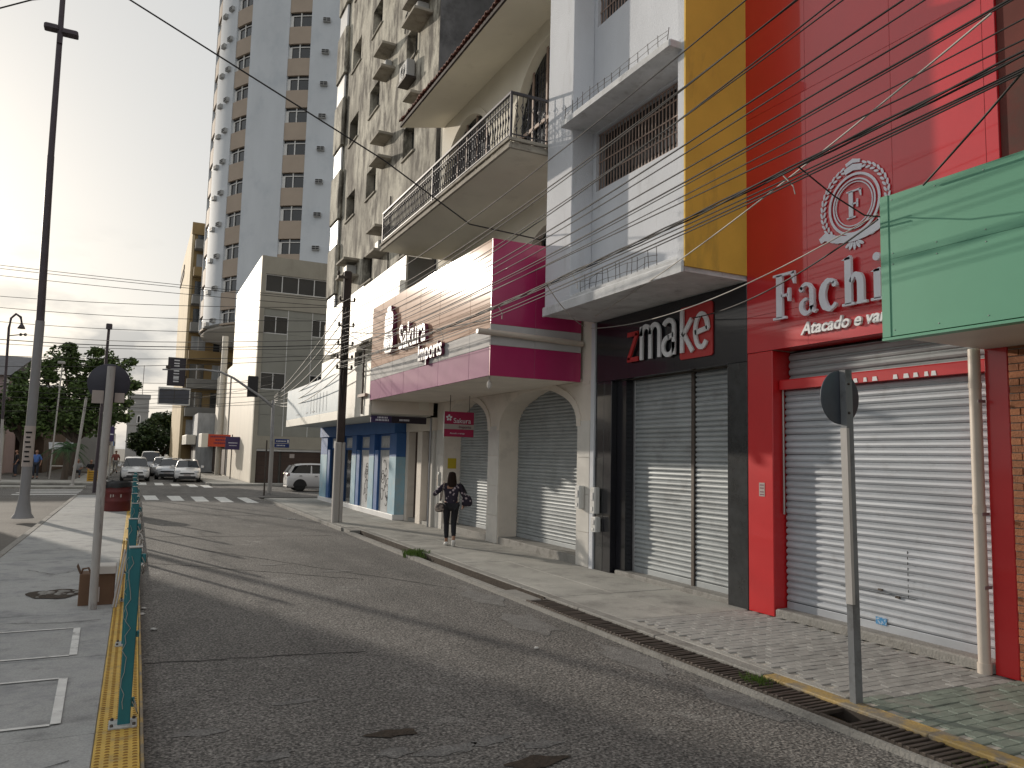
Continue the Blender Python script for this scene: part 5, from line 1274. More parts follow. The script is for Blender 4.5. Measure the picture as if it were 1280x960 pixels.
MB().bbox(-1.62,-1.36,39.85,40.1,7.6,7.85,.03).build('lamp_head', M['rust_dark'], p)
for (x_, y_, h_, lb_) in ((-1.5,58,3.6,'white sign pole beside the parked white cars'),(-1.65,64,4.4,'second white pole further along the left kerb')):
    p = pole('sign_pole', lb_, x_, y_, .1, h_, .05, 'post_pale')
    MB().bbox(x_-.35,x_+.12,y_-.08,y_-.055,h_-1.1,h_-.1,.01).build('sign_plate', M['purple'] if y_ < 60 else M['old_door'], p)
    MB().box(x_-.3,x_+.07,y_-.09,y_-.081,h_-.65,h_-.58).build('sign_stripe', M['silver_letter'], p)
# whitewashed wooden post with the back of a round sign
wp = thing('round_sign_post', (-.345,10.6,.12), 'leaning whitewashed post carrying a dark round sign seen from behind', 'road sign')
MB().tube([(-.345,10.6,.12),(-.35,10.6,1.5),(-.335,10.6,3.06)], [.048,.05,.047], 9).build('post', M['post_wood'], wp)
b = MB(); b.lathe([(.0,0),(.235,.0),(.24,.006),(.235,.012),(0,.012)], (-.355,10.7,2.86), 40, 'Y'); b.build('sign_disc', M['sign_back2'], wp)
b = MB(); b.bbox(-.53,-.40,10.684,10.696,2.60,2.76,.004); b.bbox(-.28,-.17,10.684,10.696,2.62,2.74,.004); tag(b.build('torn_sticker', M['label_paper'], wp), kind='stuff')
rs2 = thing('round_sign_post', (5.5,4.58,.1), 'grey flat post with round grey sign back in front of the steel shutter', 'road sign')
b = MB(); b.add([(5.46,4.55,.08),(5.545,4.55,.08),(5.545,4.61,.08),(5.46,4.61,.08),(5.405,4.55,2.87),(5.485,4.55,2.87),(5.485,4.61,2.87),(5.405,4.61,2.87)], [(0,3,2,1),(4,5,6,7),(0,1,5,4),(1,2,6,5),(2,3,7,6),(3,0,4,7)]); b.build('post', M['post_grey'], rs2)
b = MB(); b.add([(5.425,4.535,.9),(5.458,4.535,.9),(5.458,4.60,.9),(5.425,4.60,.9),(5.392,4.535,2.37),(5.425,4.535,2.37),(5.425,4.60,2.37),(5.392,4.60,2.37)], [(0,3,2,1),(4,5,6,7),(0,1,5,4),(1,2,6,5),(2,3,7,6),(3,0,4,7)]); b.build('steel_strip', M['post_pale'], rs2)
b = MB(); b.lathe([(0,0),(.225,0),(.232,.004),(.232,.01),(.225,.014),(0,.014)], (5.42,4.615,2.635), 44, 'Y'); b.build('sign_disc', M['sign_back'], rs2)
MB().box(5.495,5.53,4.608,4.613,2.44,2.56).build('inspection_sticker', M['label_paper'], rs2)
for z in (2.5,2.75): 
    bb_ = MB(); bb_.lathe([(0,0),(.011,0),(.011,-.01),(0,-.012)], (5.44,4.55,z), 8, 'Y'); bb_.build('bolt', M['iron'], rs2)
# traffic light
tl_ = thing('traffic_light', (5.95,38.6,0), 'traffic light mast with long curved arm, black signal seen from behind', 'traffic light')
b = MB(); b.tube([(5.95,38.6,0),(5.9,38.6,4.6)], .09, 10, .075); b.build('mast', M['galv'], tl_)
b = MB(); b.tube([(5.9,38.6,4.25),(5.4,38.6,4.65),(4.7,38.6,5.1),(4.0,38.6,5.55),(3.4,38.6,5.8),(2.6,38.6,5.86),(.86,38.6,5.74)], [.07,.065,.06,.055,.05,.045,.035], 8); b.build('arm', M['galv'], tl_)
b = MB(); b.bbox(4.66,5.16,38.66,38.74,4.7,5.72,.06); b.build('backboard', M['black_plastic'], tl_)
b = MB(); b.bbox(4.78,5.04,38.741,38.95,4.78,5.64,.04); b.build('signal_head', M['black_plastic'], tl_)
for z in (4.93,5.21,5.49): 
    b = MB(); b.lathe([(.1,0),(.1,.16),(.09,.16),(.085,.02)], (4.91,38.95,z), 12, 'Y'); b.build('visor', M['black_plastic'], tl_)
b = MB(); b.bbox(1.0,1.2,38.5,38.65,5.8,5.95,.03); b.build('camera', M['iron'], tl_)
MB().tube([(5.95,38.6,.05),(5.945,38.6,2.3)], .105, 10, .1).build('poster_band', M['pole_conc'], tl_)
b = MB(); b.bbox(6.05,6.75,38.5,38.53,2.5,2.7,.01); b.bbox(6.05,6.75,38.5,38.53,2.28,2.47,.01); b.build('street_name_plate', M['navy_sign'], tl_)
b = MB()
for (x0, z0, n_) in ((6.12,2.56,7),(6.15,2.35,6)):
    for i in range(n_): b.box(x0+i*.07,x0+i*.07+.045,38.49,38.499,z0,z0+.06)
b.box(6.64,6.72,38.49,38.499,2.53,2.66); b.build('illegible_lettering', M['white_paint'], tl_)
p = pole('thin_post', 'thin dark post beside the traffic light mast', 5.55, 37.6, 0, 2.6, .04, 'iron')
# concrete utility pole
up = thing('utility_pole', (5.22,21.9,.1), 'utility pole, white at the foot and dark above, wires fanning out', 'utility pole')
MB().bbox(5.12,5.31,21.8,22.0,.08,2.38,.03).bbox(5.315,5.41,21.82,21.98,.08,2.38,.02).build('painted_foot', M['pole_conc'], up)
MB().bbox(5.16,5.38,21.82,21.98,2.381,7.4,.03).build('shaft', M['pole_dark'], up)
b = MB()
for z in (6.5,5.75,5.2,4.8,4.5): b.tube([(5.02,21.8,z),(5.5,21.8,z)], .02, 5); b.ball((5.05,21.78,z+.06),.04,.04,.06,6,4); b.ball((5.47,21.78,z+.06),.04,.04,.06,6,4)
b.build('insulators', M['iron'], up)
b = MB(); b.box(4.95,5.25,21.75,21.81,7.15,7.22); b.ball((4.97,21.78,7.3),.05,.05,.09,6,4); b.build('top_bracket', M['iron'], up)
b = MB()
for k in range(6): b.tube([(5.2+rg.uniform(-.1,.2),21.72,6.3),(5.18+rg.uniform(-.1,.15),21.68,5.4),(5.2+rg.uniform(-.1,.15),21.72,4.2),(5.25,21.76,3.4)], .012, 4)
b.build('hanging_cables', M['wire'], up)
# ================================================================== TEAL POSTS
def teal_root():
    t = thing('railing_post', (0.045,6.16,.12), 'nearest teal steel post on the yellow strip with a string of lights', 'railing post', 'teal railing posts along the kerb')
    MB().bbox(0.005,0.085,6.12,6.2,.135,1.345,.006).build('post', M['teal'], t)
    MB().box(0.0,0.09,6.115,6.205,1.346,1.353).build('cap', M['plate'], t)
    MB().bbox(-.05,.13,6.07,6.25,.121,.135,.005).build('base_plate', M['plate'], t)
    for (dx,dy) in ((-.03,-.07),(.11,-.07),(-.03,.07),(.11,.07)): 
        q = MB(); q.lathe([(.011,.135),(.011,.15),(.004,.153)], (dx,6.16+dy,0), 6); q.build('bolt', M['iron'], t)
    b = MB(); b.bbox(.086,.115,6.13,6.19,1.24,1.3,.006); b.bbox(.086,.105,6.14,6.18,.72,.76,.005); b.bbox(.086,.105,6.14,6.18,.24,.3,.005); b.build('rail_lug', M['teal'], t)
    b = MB(); 
    pts = [(.022+.012*sin(i*1.3)+.012*sin(i*2.9+1), 6.114, .24+i*.05) for i in range(22)]
    b.tube(pts, .0022, 4); b.tube([(.09,6.12,1.28),(.125,6.14,1.2),(.1,6.2,1.15),(.13,6.16,1.3)], .004, 4); b.tube([(.09,6.13,.28),(.13,6.11,.2),(.1,6.12,.3),(.12,6.16,.24)], .004, 4)
    b.build('light_string', M['wire_pale'], t)
    return t
OR = ['nearest','second','third','fourth','fifth','sixth','seventh','eighth','ninth']
tp = teal_root()
labels = ['second teal post just behind the nearest one on the yellow strip','third teal post, near the cardboard box','fourth teal post between the box and the barrel','fifth teal post, short of the red barrel','sixth teal post beside the red barrel','seventh teal post just past the barrel','eighth teal post before the crossing','ninth teal post, last before the crossing']
tops = [(0.03,6.16)]
for k, y in enumerate((8.62,11.05,13.45,15.9,18.3,20.7,23.1,25.6)):
    c = copy_tree(tp); c.location = (0.03+random.uniform(-.012,.012), y, .12); c['label'] = labels[k]; c.rotation_euler = (random.uniform(-.01,.01), random.uniform(-.012,.012), random.uniform(-.05,.05)); tops.append((0.03,y))
for k, ((x0,ya),(x1,ye)) in enumerate(zip(tops, tops[1:])):
    b = MB(); n = 26; pts = []
    for i in range(n+1):
        s_ = i/n; pts.append((.1+.02*sin(i*1.7+k), ya+(ye-ya)*s_, 1.24-.32*sin(pi*s_)*(.5+.5*((k*7) % 3)/2)+.025*sin(i*2.9)))
    b.tube(pts, .006, 4)
    for i in range(1,n,2): b.ball((pts[i][0],pts[i][1],pts[i][2]-.02),.01,.01,.016,5,3)
    tag(b.build('fairy_lights', M['wire_pale']), 'string of small lights sagging between the %s and %s teal posts' % (OR[k], OR[k+1]), 'string lights', 'light strings on the teal posts')
# boxes, barrel, bin
cb = thing('cardboard_box', (-.3,10.95,.12), 'brown cardboard box leaning behind the whitewashed post', 'box')
MB().bbox(-.52,-.13,10.85,11.15,.121,.50,.008).build('carton', M['cardboard'], cb)
MB().box(-.37,-.29,10.842,10.849,.16,.34).build('tape', M['label_paper'], cb)
b = MB(); b.add([(-.52,10.85,.5),(-.52,11.15,.5),(-.56,11.15,.6),(-.56,10.85,.6)], [(0,1,2,3)]); b.tube([(-.51,10.9,.5),(-.49,10.9,.56),(-.43,10.9,.57),(-.4,10.9,.5)], .012, 5); b.build('flap', M['cardboard'], cb)
fo = thing('foam_box', (-.22,10.9,.5), 'white foam lid lying on top of the cardboard box', 'foam lid')
MB().bbox(-.33,-.12,10.8,11.12,.503,.60,.012).build('lid', M['foam'], fo)
for k, (dx, lb_) in enumerate(((0,'white wooden stick leaning on the second teal post'),(.03,'longer pale stick leaning beside the carton'))):
    tag(MB().tube([(-.13+dx,10.6,.125),(-.04+dx,10.9,.78)], .012, 6).build('wooden_stick', M['post_pale']), lb_, 'stick')
br = thing('red_barrel', (-.42,26.9,.12), 'rusty dark red barrel used as a litter bin by the posts', 'barrel')
MB().lathe([(.38,.12),(.39,.16),(.385,.4),(.4,.42),(.385,.45),(.385,.68),(.4,.7),(.385,.73),(.385,.96),(.4,.98),(.37,.98)], (-.42,26.9,0), 22).build('drum', M['barrel'], br)
b = MB(); rr = random.Random(2); vs2 = []
b.lathe([(.41,.85),(.42,.97),(.40,1.04),(.34,1.02),(.2,.9)], (-.42,26.9,0), 15)
b.v = [(v[0]+rr.uniform(-.02,.02),v[1]+rr.uniform(-.02,.02),v[2]+rr.uniform(-.03,.03)) for v in b.v]; b.build('bin_liner', M['bag_black'], br)
b = MB()
for k in range(5): b.box(-.62+k*.07,-.585+k*.07,26.52-.0,26.525,.55+.01*(k % 2),.64)
b.build('painted_lettering', M['label_paper'], br)
yb2 = thing('yellow_bin', (-2.05,50.4,.1), 'yellow slatted waste crate near the far crossing', 'bin')
for i in range(5): MB().bbox(-2.4,-1.7,50.2,50.25,.12+i*.13,.22+i*.13,.01).build('slat', M['yellow_bin'], yb2)
for x in (-2.42,-1.74): MB().bbox(x,x+.07,50.13,50.8,.1,.8,.01).build('post', M['yellow_bin'], yb2)
MB().bbox(-2.36,-1.75,50.26,50.8,.12,.74,.01).build('body', M['brown_door'], yb2)
# weeds, litter
def weed(x, y, z, n, r, h, lb_, seed):
    rr = random.Random(seed); b = MB()
    for _ in range(n):
        a = rr.uniform(0,2*pi); d = rr.uniform(0,r); px, py = x+d*cos(a), y+d*sin(a)*1.3; hh = h*rr.uniform(.4,1); lx, ly = rr.uniform(-.6,.6)*hh, rr.uniform(-.6,.6)*hh; w = .008
        b.add([(px-w,py,z),(px+w,py,z),(px+lx*.5+w*.7,py+ly*.5,z+hh*.7),(px+lx*.5-w*.7,py+ly*.5,z+hh*.7),(px+lx,py+ly,z+hh)], [(0,1,2,3),(3,2,4)])
    tag(b.build('weed_tuft', M['weed']), lb_, 'weed', 'weeds growing in the drain')
weed(5.25,14.9,-.02,420,.28,.2,'large green weed tuft in the open gutter near the arcade',1)
weed(5.22,5.42,0.0,240,.14,.14,'bright weed tuft in the grate beside the grey sign post',2)
weed(5.3,7.75,0.0,120,.16,.08,'sparse low weed in the grate before the black shop',3)
weed(5.22,3.35,0.0,160,.15,.1,'weed at the grate end in the lower right corner',4)
weed(5.2,5.9,0.0,60,.1,.07,'few thin blades on the grate behind the brightest tuft',5)
rr = random.Random(9)
for k in range(9):
    x, y = rr.choice([(4.9,21.5),(4.6,24),(4.2,8),(2.3,6.6),(3.4,7.4),(4.95,27),(5.0,30),(0.35,10.2),(4.7,12.2)]); x += rr.uniform(-.25,.1); y += rr.uniform(-1,1); s_ = rr.uniform(.02,.05)
    b = MB(); b.ball((x,y,.012),s_*1.4,s_,.012,7,4); b.v = [(v[0]+rr.uniform(-.008,.008),v[1]+rr.uniform(-.01,.01),max(.002,v[2]+rr.uniform(-.004,.01))) for v in b.v]
    tag(b.build('litter', M['litter']), 'small crumpled scrap of pale paper lying on the asphalt', 'litter', 'paper scraps on the road')
# ================================================================== CARS
def car(name, label, loc, rotz, body_m, L=3.9, Wd=1.66, H=1.46, hood=.95, style='hatch'):
    """nose towards local -Y; sections run along y"""
    t = thing(name, loc, label, 'car', 'cars on the street'); t.rotation_euler = (0,0,rotz)
    hl, hw = L/2, Wd/2
    belt = .92 if style != 'van' else 1.0
    if style == 'van': H = 1.85
    yw0 = -hl+hood; yw1 = yw0+.72                     # windscreen foot and top
    yr1 = hl-(.35 if style != 'sedan' else 1.05); yr0 = hl-(.06 if style != 'sedan' else .55)
    # (y, z_low, z_belt, half width at belt)
    st = [(-hl,.34,.60,hw*.72),(-hl+.08,.24,.70,hw*.86),(-hl+.35,.2,.78,hw*.95),(yw0-.25,.2,.88,hw*.985),(yw0,.2,belt,hw),(yw1,.2,belt+.02,hw),(0.35,.2,belt+.03,hw),(yr1-.35,.2,belt+.04,hw),(yr1,.2,belt+.04,hw*.99),(yr0,.24,(belt+.04) if style != 'sedan' else .95,hw*.95),(hl-.03,.28,.86 if style != 'sedan' else .9,hw*.9),(hl,.36,.7,hw*.82)]
    b = MB(); secs = []
    for (y, zl, zb, w) in st:
        zm = (zl+zb)*.5
        secs.append([(-w*.86,y,zl),(-w*.985,y,zl+.12),(-w*1.0,y,zm+.08),(-w*.965,y,zb-.05),(-w*.91,y,zb),(0,y,zb+.035),(w*.91,y,zb),(w*.965,y,zb-.05),(w*1.0,y,zm+.08),(w*.985,y,zl+.12),(w*.86,y,zl)])
    k = len(secs[0]); vs = [v for s_ in secs for v in s_]; fs = []
    for i in range(len(secs)-1):
        for j in range(k-1): fs.append((i*k+j,i*k+j+1,(i+1)*k+j+1,(i+1)*k+j))
        fs.append((i*k+k-1,i*k,(i+1)*k,(i+1)*k+k-1))
    b.add(vs, fs, True); b.add(secs[0], [tuple(range(k))]); b.add(secs[-1], [tuple(range(k-1,-1,-1))])
    # roof and pillars
    rt = hw*.70; rb_ = hw*.885
    roof = [(yw1-.02,H-.06),(yw1+.3,H),( (yw1+yr1)/2,H+.01),(yr1-.4,H-.01),(yr1-.05,H-.06)]
    vs = []; 
    for (y, z) in roof: vs += [(-rt-.03,y,z-.06),(-rt+.05,y,z-.005),(0,y,z+.02),(rt-.05,y,z-.005),(rt+.03,y,z-.06)]
    fs = [(i*5+j,i*5+j+1,i*5+5+j+1,i*5+5+j) for i in range(4) for j in range(4)]
    b.add(vs, fs, True)
    bz = belt-.005
    for sx_ in (-1,1):
        P = lambda y, z, w: (sx_*w, y, z)
        for (ya, yb_, wdt) in ((yw0+.06,yw1-.02,.06),(yr0-.05,yr1-.05,.14)):
            b.add([P(ya-.03,bz,rb_),P(ya+wdt,bz,rb_+.005),P(yb_+wdt,H-.1,rt+.035),P(yb_-.0,H-.1,rt+.02)], [(0,1,2,3)])
        ym = (yw1+yr1)/2+.05
        b.add([P(ym-.04,bz,rb_+.012),P(ym+.04,bz,rb_+.012),P(ym+.03,H-.1,rt+.045),P(ym-.03,H-.1,rt+.045)], [(0,1,2,3)])
    mk = lambda mb, n_, m, p: (lambda o: (setattr(o,'parent',p), o)[1])(mb_build(mb, n_, m))
    mk(b, 'body', M[body_m], t)
    g = MB(); g.add([(-rb_*.93,yw0+.02,bz+.02),(rb_*.93,yw0+.02,bz+.02),(rt*.96,yw1-.06,H-.09),(-rt*.96,yw1-.06,H-.09),(0,yw0-.03,bz+.03),(0,yw1-.09,H-.07)], [(0,4,5,3),(4,1,2,5)]); mk(g, 'windscreen', M['car_glass'], t)
    g = MB(); g.add([(-rb_*.9,yr0-.01,bz+.05),(rb_*.9,yr0-.01,bz+.05),(rt*.95,yr1-.02,H-.1),(-rt*.95,yr1-.02,H-.1)], [(3,2,1,0)]); mk(g, 'rear_window', M['car_glass'], t)
    for sx_ in (-1,1):
        P = lambda y, z, w: (sx_*w, y, z); g = MB(); ym = (yw1+yr1)/2+.05
        g.add([P(yw0+.14,bz+.012,rb_),P(ym-.05,bz+.012,rb_+.004),P(ym-.04,H-.12,rt+.035),P(yw1+.04,H-.12,rt+.03)], [(0,1,2,3)])
        g.add([P(ym+.05,bz+.012,rb_+.004),P(yr0-.2,bz+.03,rb_),P(yr1-.22,H-.12,rt+.03),P(ym+.04,H-.12,rt+.035)], [(0,1,2,3)])
        mk(g, 'side_window', M['car_glass'], t)
        g = MB(); g.bbox(min(sx_*hw,sx_*(hw+.17)),max(sx_*hw,sx_*(hw+.17)),yw0+.2,yw0+.3,belt+.0,belt+.14,.03); mk(g, 'wing_mirror', M[body_m], t)
        hx = sx_*hw*.66; g = MB(); g.ball((hx,-hl+.14,.67),.19,.14,.085,10,6); mk(g, 'headlight', M['lens'], t)
        g = MB(); hx = sx_*hw*.78; g.ball((hx,hl-.1,.86),.14,.12,.13,10,6); mk(g, 'tail_light', M['tail'], t)
        g = MB(); 
        for yy in (ym-.12,): g.box(min(sx_*hw*.985,sx_*hw*1.01),max(sx_*hw*.985,sx_*hw*1.01),yy-.2,yy-.06,.8,.825); g.box(min(sx_*hw*.985,sx_*hw*1.01),max(sx_*hw*.985,sx_*hw*1.01),yr1-.4,yr1-.26,.82,.845)
        mk(g, 'door_handle', M['black_plastic'], t)
        for yy in (-hl+.72,hl-.66):
            x = sx_*(hw-.1); w = MB(); w.lathe([(.17,-.09),(.29,-.1),(.305,-.06),(.305,.06),(.29,.1),(.17,.09)], (x,yy,.3), 20, 'X'); w = mk(w, 'wheel', M['tyre'], t)
            rm = MB(); rm.lathe([(.03,-.075),(.17,-.085),(.185,-.07),(.185,.07),(.17,.085),(.03,.075)], (x,yy,.3), 16, 'X'); mk(rm, 'rim', M['rim'], w)
            a = MB(); aw = arc(yy,.3,.355,.365,0,180,12); xx = sx_*(hw*1.0+.004)
            a.add([(xx,p[0],p[1]) for p in aw]+[(xx-sx_*.2,p[0],p[1]) for p in aw], [tuple(range(13))]+[(i,i+1,13+i+1,13+i) for i in range(12)]); mk(a, 'wheel_arch', M['black_plastic'], t)
    g = MB(); g.bbox(-.42,.42,-hl-.012,-hl+.06,.52,.6,.01); g.bbox(-.5,.5,-hl-.012,-hl+.08,.3,.4,.01); mk(g, 'grille', M['black_plastic'], t)
    g = MB(); g.box(-.2,.2,-hl-.02,-hl-.013,.42,.5); mk(g, 'number_plate', M['grey_sign'], t)
    g = MB(); g.box(-.2,.2,hl+.002,hl+.012,.62,.72); mk(g, 'number_plate', M['grey_sign'], t)
    g = MB(); g.bbox(-hw*.8,hw*.8,-hl-.004,hl+.004,.2,.29,.02); mk(g, 'bumper_skirt', M['black_plastic'], t)
    return t
def mb_build(mb, n_, m):
    o = bpy.data.objects.new(n_, mb.mesh(n_, m)); C.objects.link(o); return o
car('parked_car', 'white hatchback facing the viewer, nearest on the left of the street', (.03,55.4,0), 0.02, 'car_white', 3.95, 1.68, 1.5)
car('parked_car', 'white car directly behind the nearest white hatchback', (.05,61.2,0), 0, 'car_white', 4.1, 1.68, 1.47)
car('parked_car', 'dark silver tall van driving up behind the white cars', (1.2,73,0), -.03, 'car_dark', 4.4, 1.75, 1.8, .8, 'van')
car('parked_car', 'silver saloon between the boxy white car and the one behind', (2.35,59.2,0), -.16, 'car_silver', 4.2, 1.7, 1.44, 1.0, 'sedan')
car('parked_car', 'boxy white car nearest the right kerb with a black grille', (3.12,54.6,0), -.05, 'car_white', 3.85, 1.6, 1.42, 1.05)
car('parked_car', 'silver car mostly hidden behind the silver saloon', (2.0,65.3,0), -.06, 'car_silver', 4.0, 1.68, 1.46)
car('parked_car', 'white hatchback seen from its side in the cross street', (9.22,42.1,0), pi/2-.03, 'car_white', 3.9, 1.66, 1.47)

# ================================================================== PEOPLE
def skin_mesh(name, chains, m, sub=2, root=None):
    """chains: list of polylines of (x,y,z,r); equal points are merged"""
    vs = []; rad = []; ed = []; idx = {}
    for ch in chains:
        prev = None
        for (x,y,z,r) in ch:
            key = (round(x,4),round(y,4),round(z,4))
            if key not in idx: idx[key] = len(vs); vs.append((x,y,z)); rad.append(r)
            i = idx[key]
            if prev is not None and prev != i: ed.append((prev,i))
            prev = i
    me = bpy.data.meshes.new(name); me.from_pydata(vs, ed, []); o = bpy.data.objects.new(name, me); C.objects.link(o)
    md = o.modifiers.new('Skin','SKIN'); md.use_smooth_shade = True
    sv = me.skin_vertices[0].data
    for i, r in enumerate(rad):
        rx = r if not isinstance(r, tuple) else r[0]; ry = r if not isinstance(r, tuple) else r[1]
        sv[i].radius = (rx, ry)
        sv[i].use_root = (i == 0)
    s2 = o.modifiers.new('Sub','SUBSURF'); s2.levels = sub; s2.render_levels = sub
    dg = bpy.context.evaluated_depsgraph_get(); dg.update()
    nm = bpy.data.meshes.new_from_object(o.evaluated_get(dg)); nm.name = name
    bpy.data.objects.remove(o); nm.materials.clear(); nm.materials.append(m)
    for p in nm.polygons: p.use_smooth = True
    r = bpy.data.objects.new(name, nm); C.objects.link(r); return r
def hand(wr, d, side, palm_n):
    """palm and five fingers continuing from the wrist in direction d"""
    d = Vector(d).normalized(); n_ = Vector(palm_n).normalized(); s_ = d.cross(n_).normalized()*side; w = Vector(wr); ch = []
    pc = w+d*.05; ch.append([(*w,.025),(*pc,.034),(*(w+d*.085),.03)])
    for k, (off, ln) in enumerate(((-.03,.062),(-.01,.075),(.01,.07),(.03,.055))):
        b_ = w+d*.088+s_*off; m_ = b_+d*ln*.5+n_*.008; e = b_+d*ln*.85+n_*.03
        ch.append([(*(w+d*.085),.03),(*b_,.009),(*m_,.0085),(*e,.007)])
    t0 = w+d*.03-s_*.032; t1 = t0+d*.03-s_*.02+n_*.012; t2 = t1+d*.025+n_*.014
    ch.append([(*pc,.034),(*t0,.012),(*t1,.0095),(*t2,.008)])
    return ch
def person(loc, rotz, label, J, top_m, leg_m, scale=1.0, shoe_m='shoe', hair_long=False, group=None, sleeve=1.0):
    """J: joints in a local frame (facing +Y): hips, knees, ankles, elbows, wrists per side; chest, neck, head"""
    t = thing('person', loc, label, 'person', group); t.rotation_euler = (0,0,rotz); t.scale = (scale,)*3
    pel, ch_, nk, hd = Vector(J['pelvis']), Vector(J['chest']), Vector(J['neck']), Vector(J['head'])
    add = lambda v, r: (v[0],v[1],v[2],r)
    fw = Vector((0,1,0))
    body = [[add(pel,(.135,.10)),add(pel.lerp(ch_,.5),(.12,.09)),add(ch_,(.15,.1)),add(nk,.055),add(nk.lerp(hd,.45),.052),add(hd+Vector((0,.012,-.06)),(.07,.082)),add(hd+Vector((0,0,.03)),(.082,.098)),add(hd+Vector((0,-.01,.085)),(.06,.07))]]
    body.append([add(hd+Vector((0,.012,-.06)),(.07,.082)),add(hd+Vector((0,.098,-.03)),.016),add(hd+Vector((0,.118,-.042)),.011)])
    shirt = [[add(pel+Vector((0,0,J.get('hem',-.02))),(.165,.128)),add(pel.lerp(ch_,.35),(.145,.115)),add(ch_,(.168,.125)),add(ch_.lerp(nk,.6),(.1,.085)),add(ch_.lerp(nk,.95),(.066,.066))]]
    pants = []
    shoes = []
    for sd_, s_ in (('l',-1),('r',1)):
        sh = ch_+Vector((s_*.17,0,.06)); el, wr = Vector(J['elbow_'+sd_]), Vector(J['wrist_'+sd_]); dirv = wr-el
        body.append([add(ch_,(.15,.1)),add(sh,.055),add(sh.lerp(el,.5),.045),add(el,.037),add(el.lerp(wr,.5),.034),add(wr,.025)])
        body += hand(wr, dirv, s_, J.get('palm_'+sd_, (-s_,0,0)))
        e2 = sh.lerp(el,1.0) if sleeve >= 1 else sh.lerp(el,.8)
        shirt.append([add(ch_,(.168,.125)),add(sh,.072),add(sh.lerp(el,.55),.062),add(e2,.056)]+([add(el.lerp(wr,.85),.05)] if sleeve > 1 else []))
        hp, kn, an = Vector(J['pelvis'])+Vector((s_*.095,0,-.04)), Vector(J['knee_'+sd_]), Vector(J['ankle_'+sd_])
        toe = Vector(J['toe_'+sd_])
        body.append([add(pel,(.135,.10)),add(hp,.085),add(hp.lerp(kn,.5),.075),add(kn,.055),add(kn.lerp(an,.35),.054),add(an,.036),add(an.lerp(toe,.6)+Vector((0,0,-.035)),.035)])
        pants.append([add(pel+Vector((0,0,.02)),(.152,.118)),add(hp,.1),add(hp.lerp(kn,.5),.086),add(kn,.066),add(kn.lerp(an,.35),.064),add(an.lerp(kn,.12),.05)])
        hl_ = an+(an-toe).normalized()*.05
        shoes.append((an, toe, hl_))
    def par(o): o.parent = t; return o
    bo = par(skin_mesh('body', body, M['skin'], 2))
    par(skin_mesh('shirt', shirt, M[top_m], 2)); par(skin_mesh('trousers', pants, M[leg_m], 2))
    for an, toe, hl_ in shoes:
        dv = (toe-hl_).normalized(); so = skin_mesh('shoe', [[add(hl_+Vector((0,0,-.045)),.043),add(an+dv*.03+Vector((0,0,-.03)),.048),add(an.lerp(toe,.6)+Vector((0,0,-.045)),.046),add(toe+Vector((0,0,-.03)),.034)]], M[shoe_m], 2); par(so)
    for s_ in (-1,1):
        e = MB(); e.ball((hd.x+s_*.032,hd.y+.082,hd.z+.0),.014,.012,.011,8,5); o = mb_build(e,'eye',M['foam']); o.parent = bo
        e = MB(); e.ball((hd.x+s_*.032,hd.y+.0925,hd.z+.0),.006,.004,.006,6,4); o = mb_build(e,'pupil',M['dark']); o.parent = bo
        e = MB(); e.ball((hd.x+s_*.084,hd.y-.005,hd.z-.02),.014,.022,.032,8,5); o = mb_build(e,'ear',M['skin']); o.parent = bo
    e = MB(); e.ball((hd.x,hd.y+.086,hd.z-.075),.024,.008,.008,8,4); o = mb_build(e,'mouth',M['shirt_red']); o.parent = bo
    hch = [[add(hd+Vector((0,-.01,.05)),(.1,.112)),add(hd+Vector((0,-.035,0)),(.098,.092))]]
    if hair_long: hch = [[add(hd+Vector((0,-.005,.075)),(.085,.1)),add(hd+Vector((0,-.03,.02)),(.104,.102)),add(hd+Vector((0,-.055,-.1)),(.115,.075)),add(hd+Vector((0,-.075,-.21)),(.125,.06)),add(hd+Vector((.01,-.075,-.3)),(.10,.045))]]
    par(skin_mesh('hair', hch, M['hair'], 2))
    return t
STAND = dict(pelvis=(0,0,.93),chest=(0,.0,1.3),neck=(0,0,1.45),head=(0,.02,1.6),elbow_l=(-.27,-.03,1.1),wrist_l=(-.27,.08,.88),elbow_r=(.27,-.03,1.1),wrist_r=(.27,.08,.88),
             knee_l=(-.1,.03,.5),ankle_l=(-.1,0,.09),toe_l=(-.12,.16,.06),knee_r=(.1,.06,.5),ankle_r=(.1,.02,.09),toe_r=(.12,.18,.06))
# woman walking away along the right sidewalk
WJ = dict(pelvis=(0,0,.9),chest=(.0,.02,1.24),neck=(0,.03,1.39),head=(.0,.05,1.525),hem=-.13,elbow_l=(-.37,-.02,1.12),wrist_l=(-.36,.21,1.12),palm_l=(1,0,0),elbow_r=(.30,.02,1.06),wrist_r=(.30,.16,.9),
          knee_l=(-.08,.10,.49),ankle_l=(-.07,.10,.085),toe_l=(-.08,.25,.055),knee_r=(.07,.02,.49),ankle_r=(.05,-.19,.15),toe_r=(.06,-.09,.03))
wl = Vector((6.3,15.75,.1))
wm = person(wl, -.25, 'woman with long dark hair walking away in a flowered blouse and black trousers', WJ, 'blouse', 'trousers', 1.0, hair_long=True, sleeve=1.2)
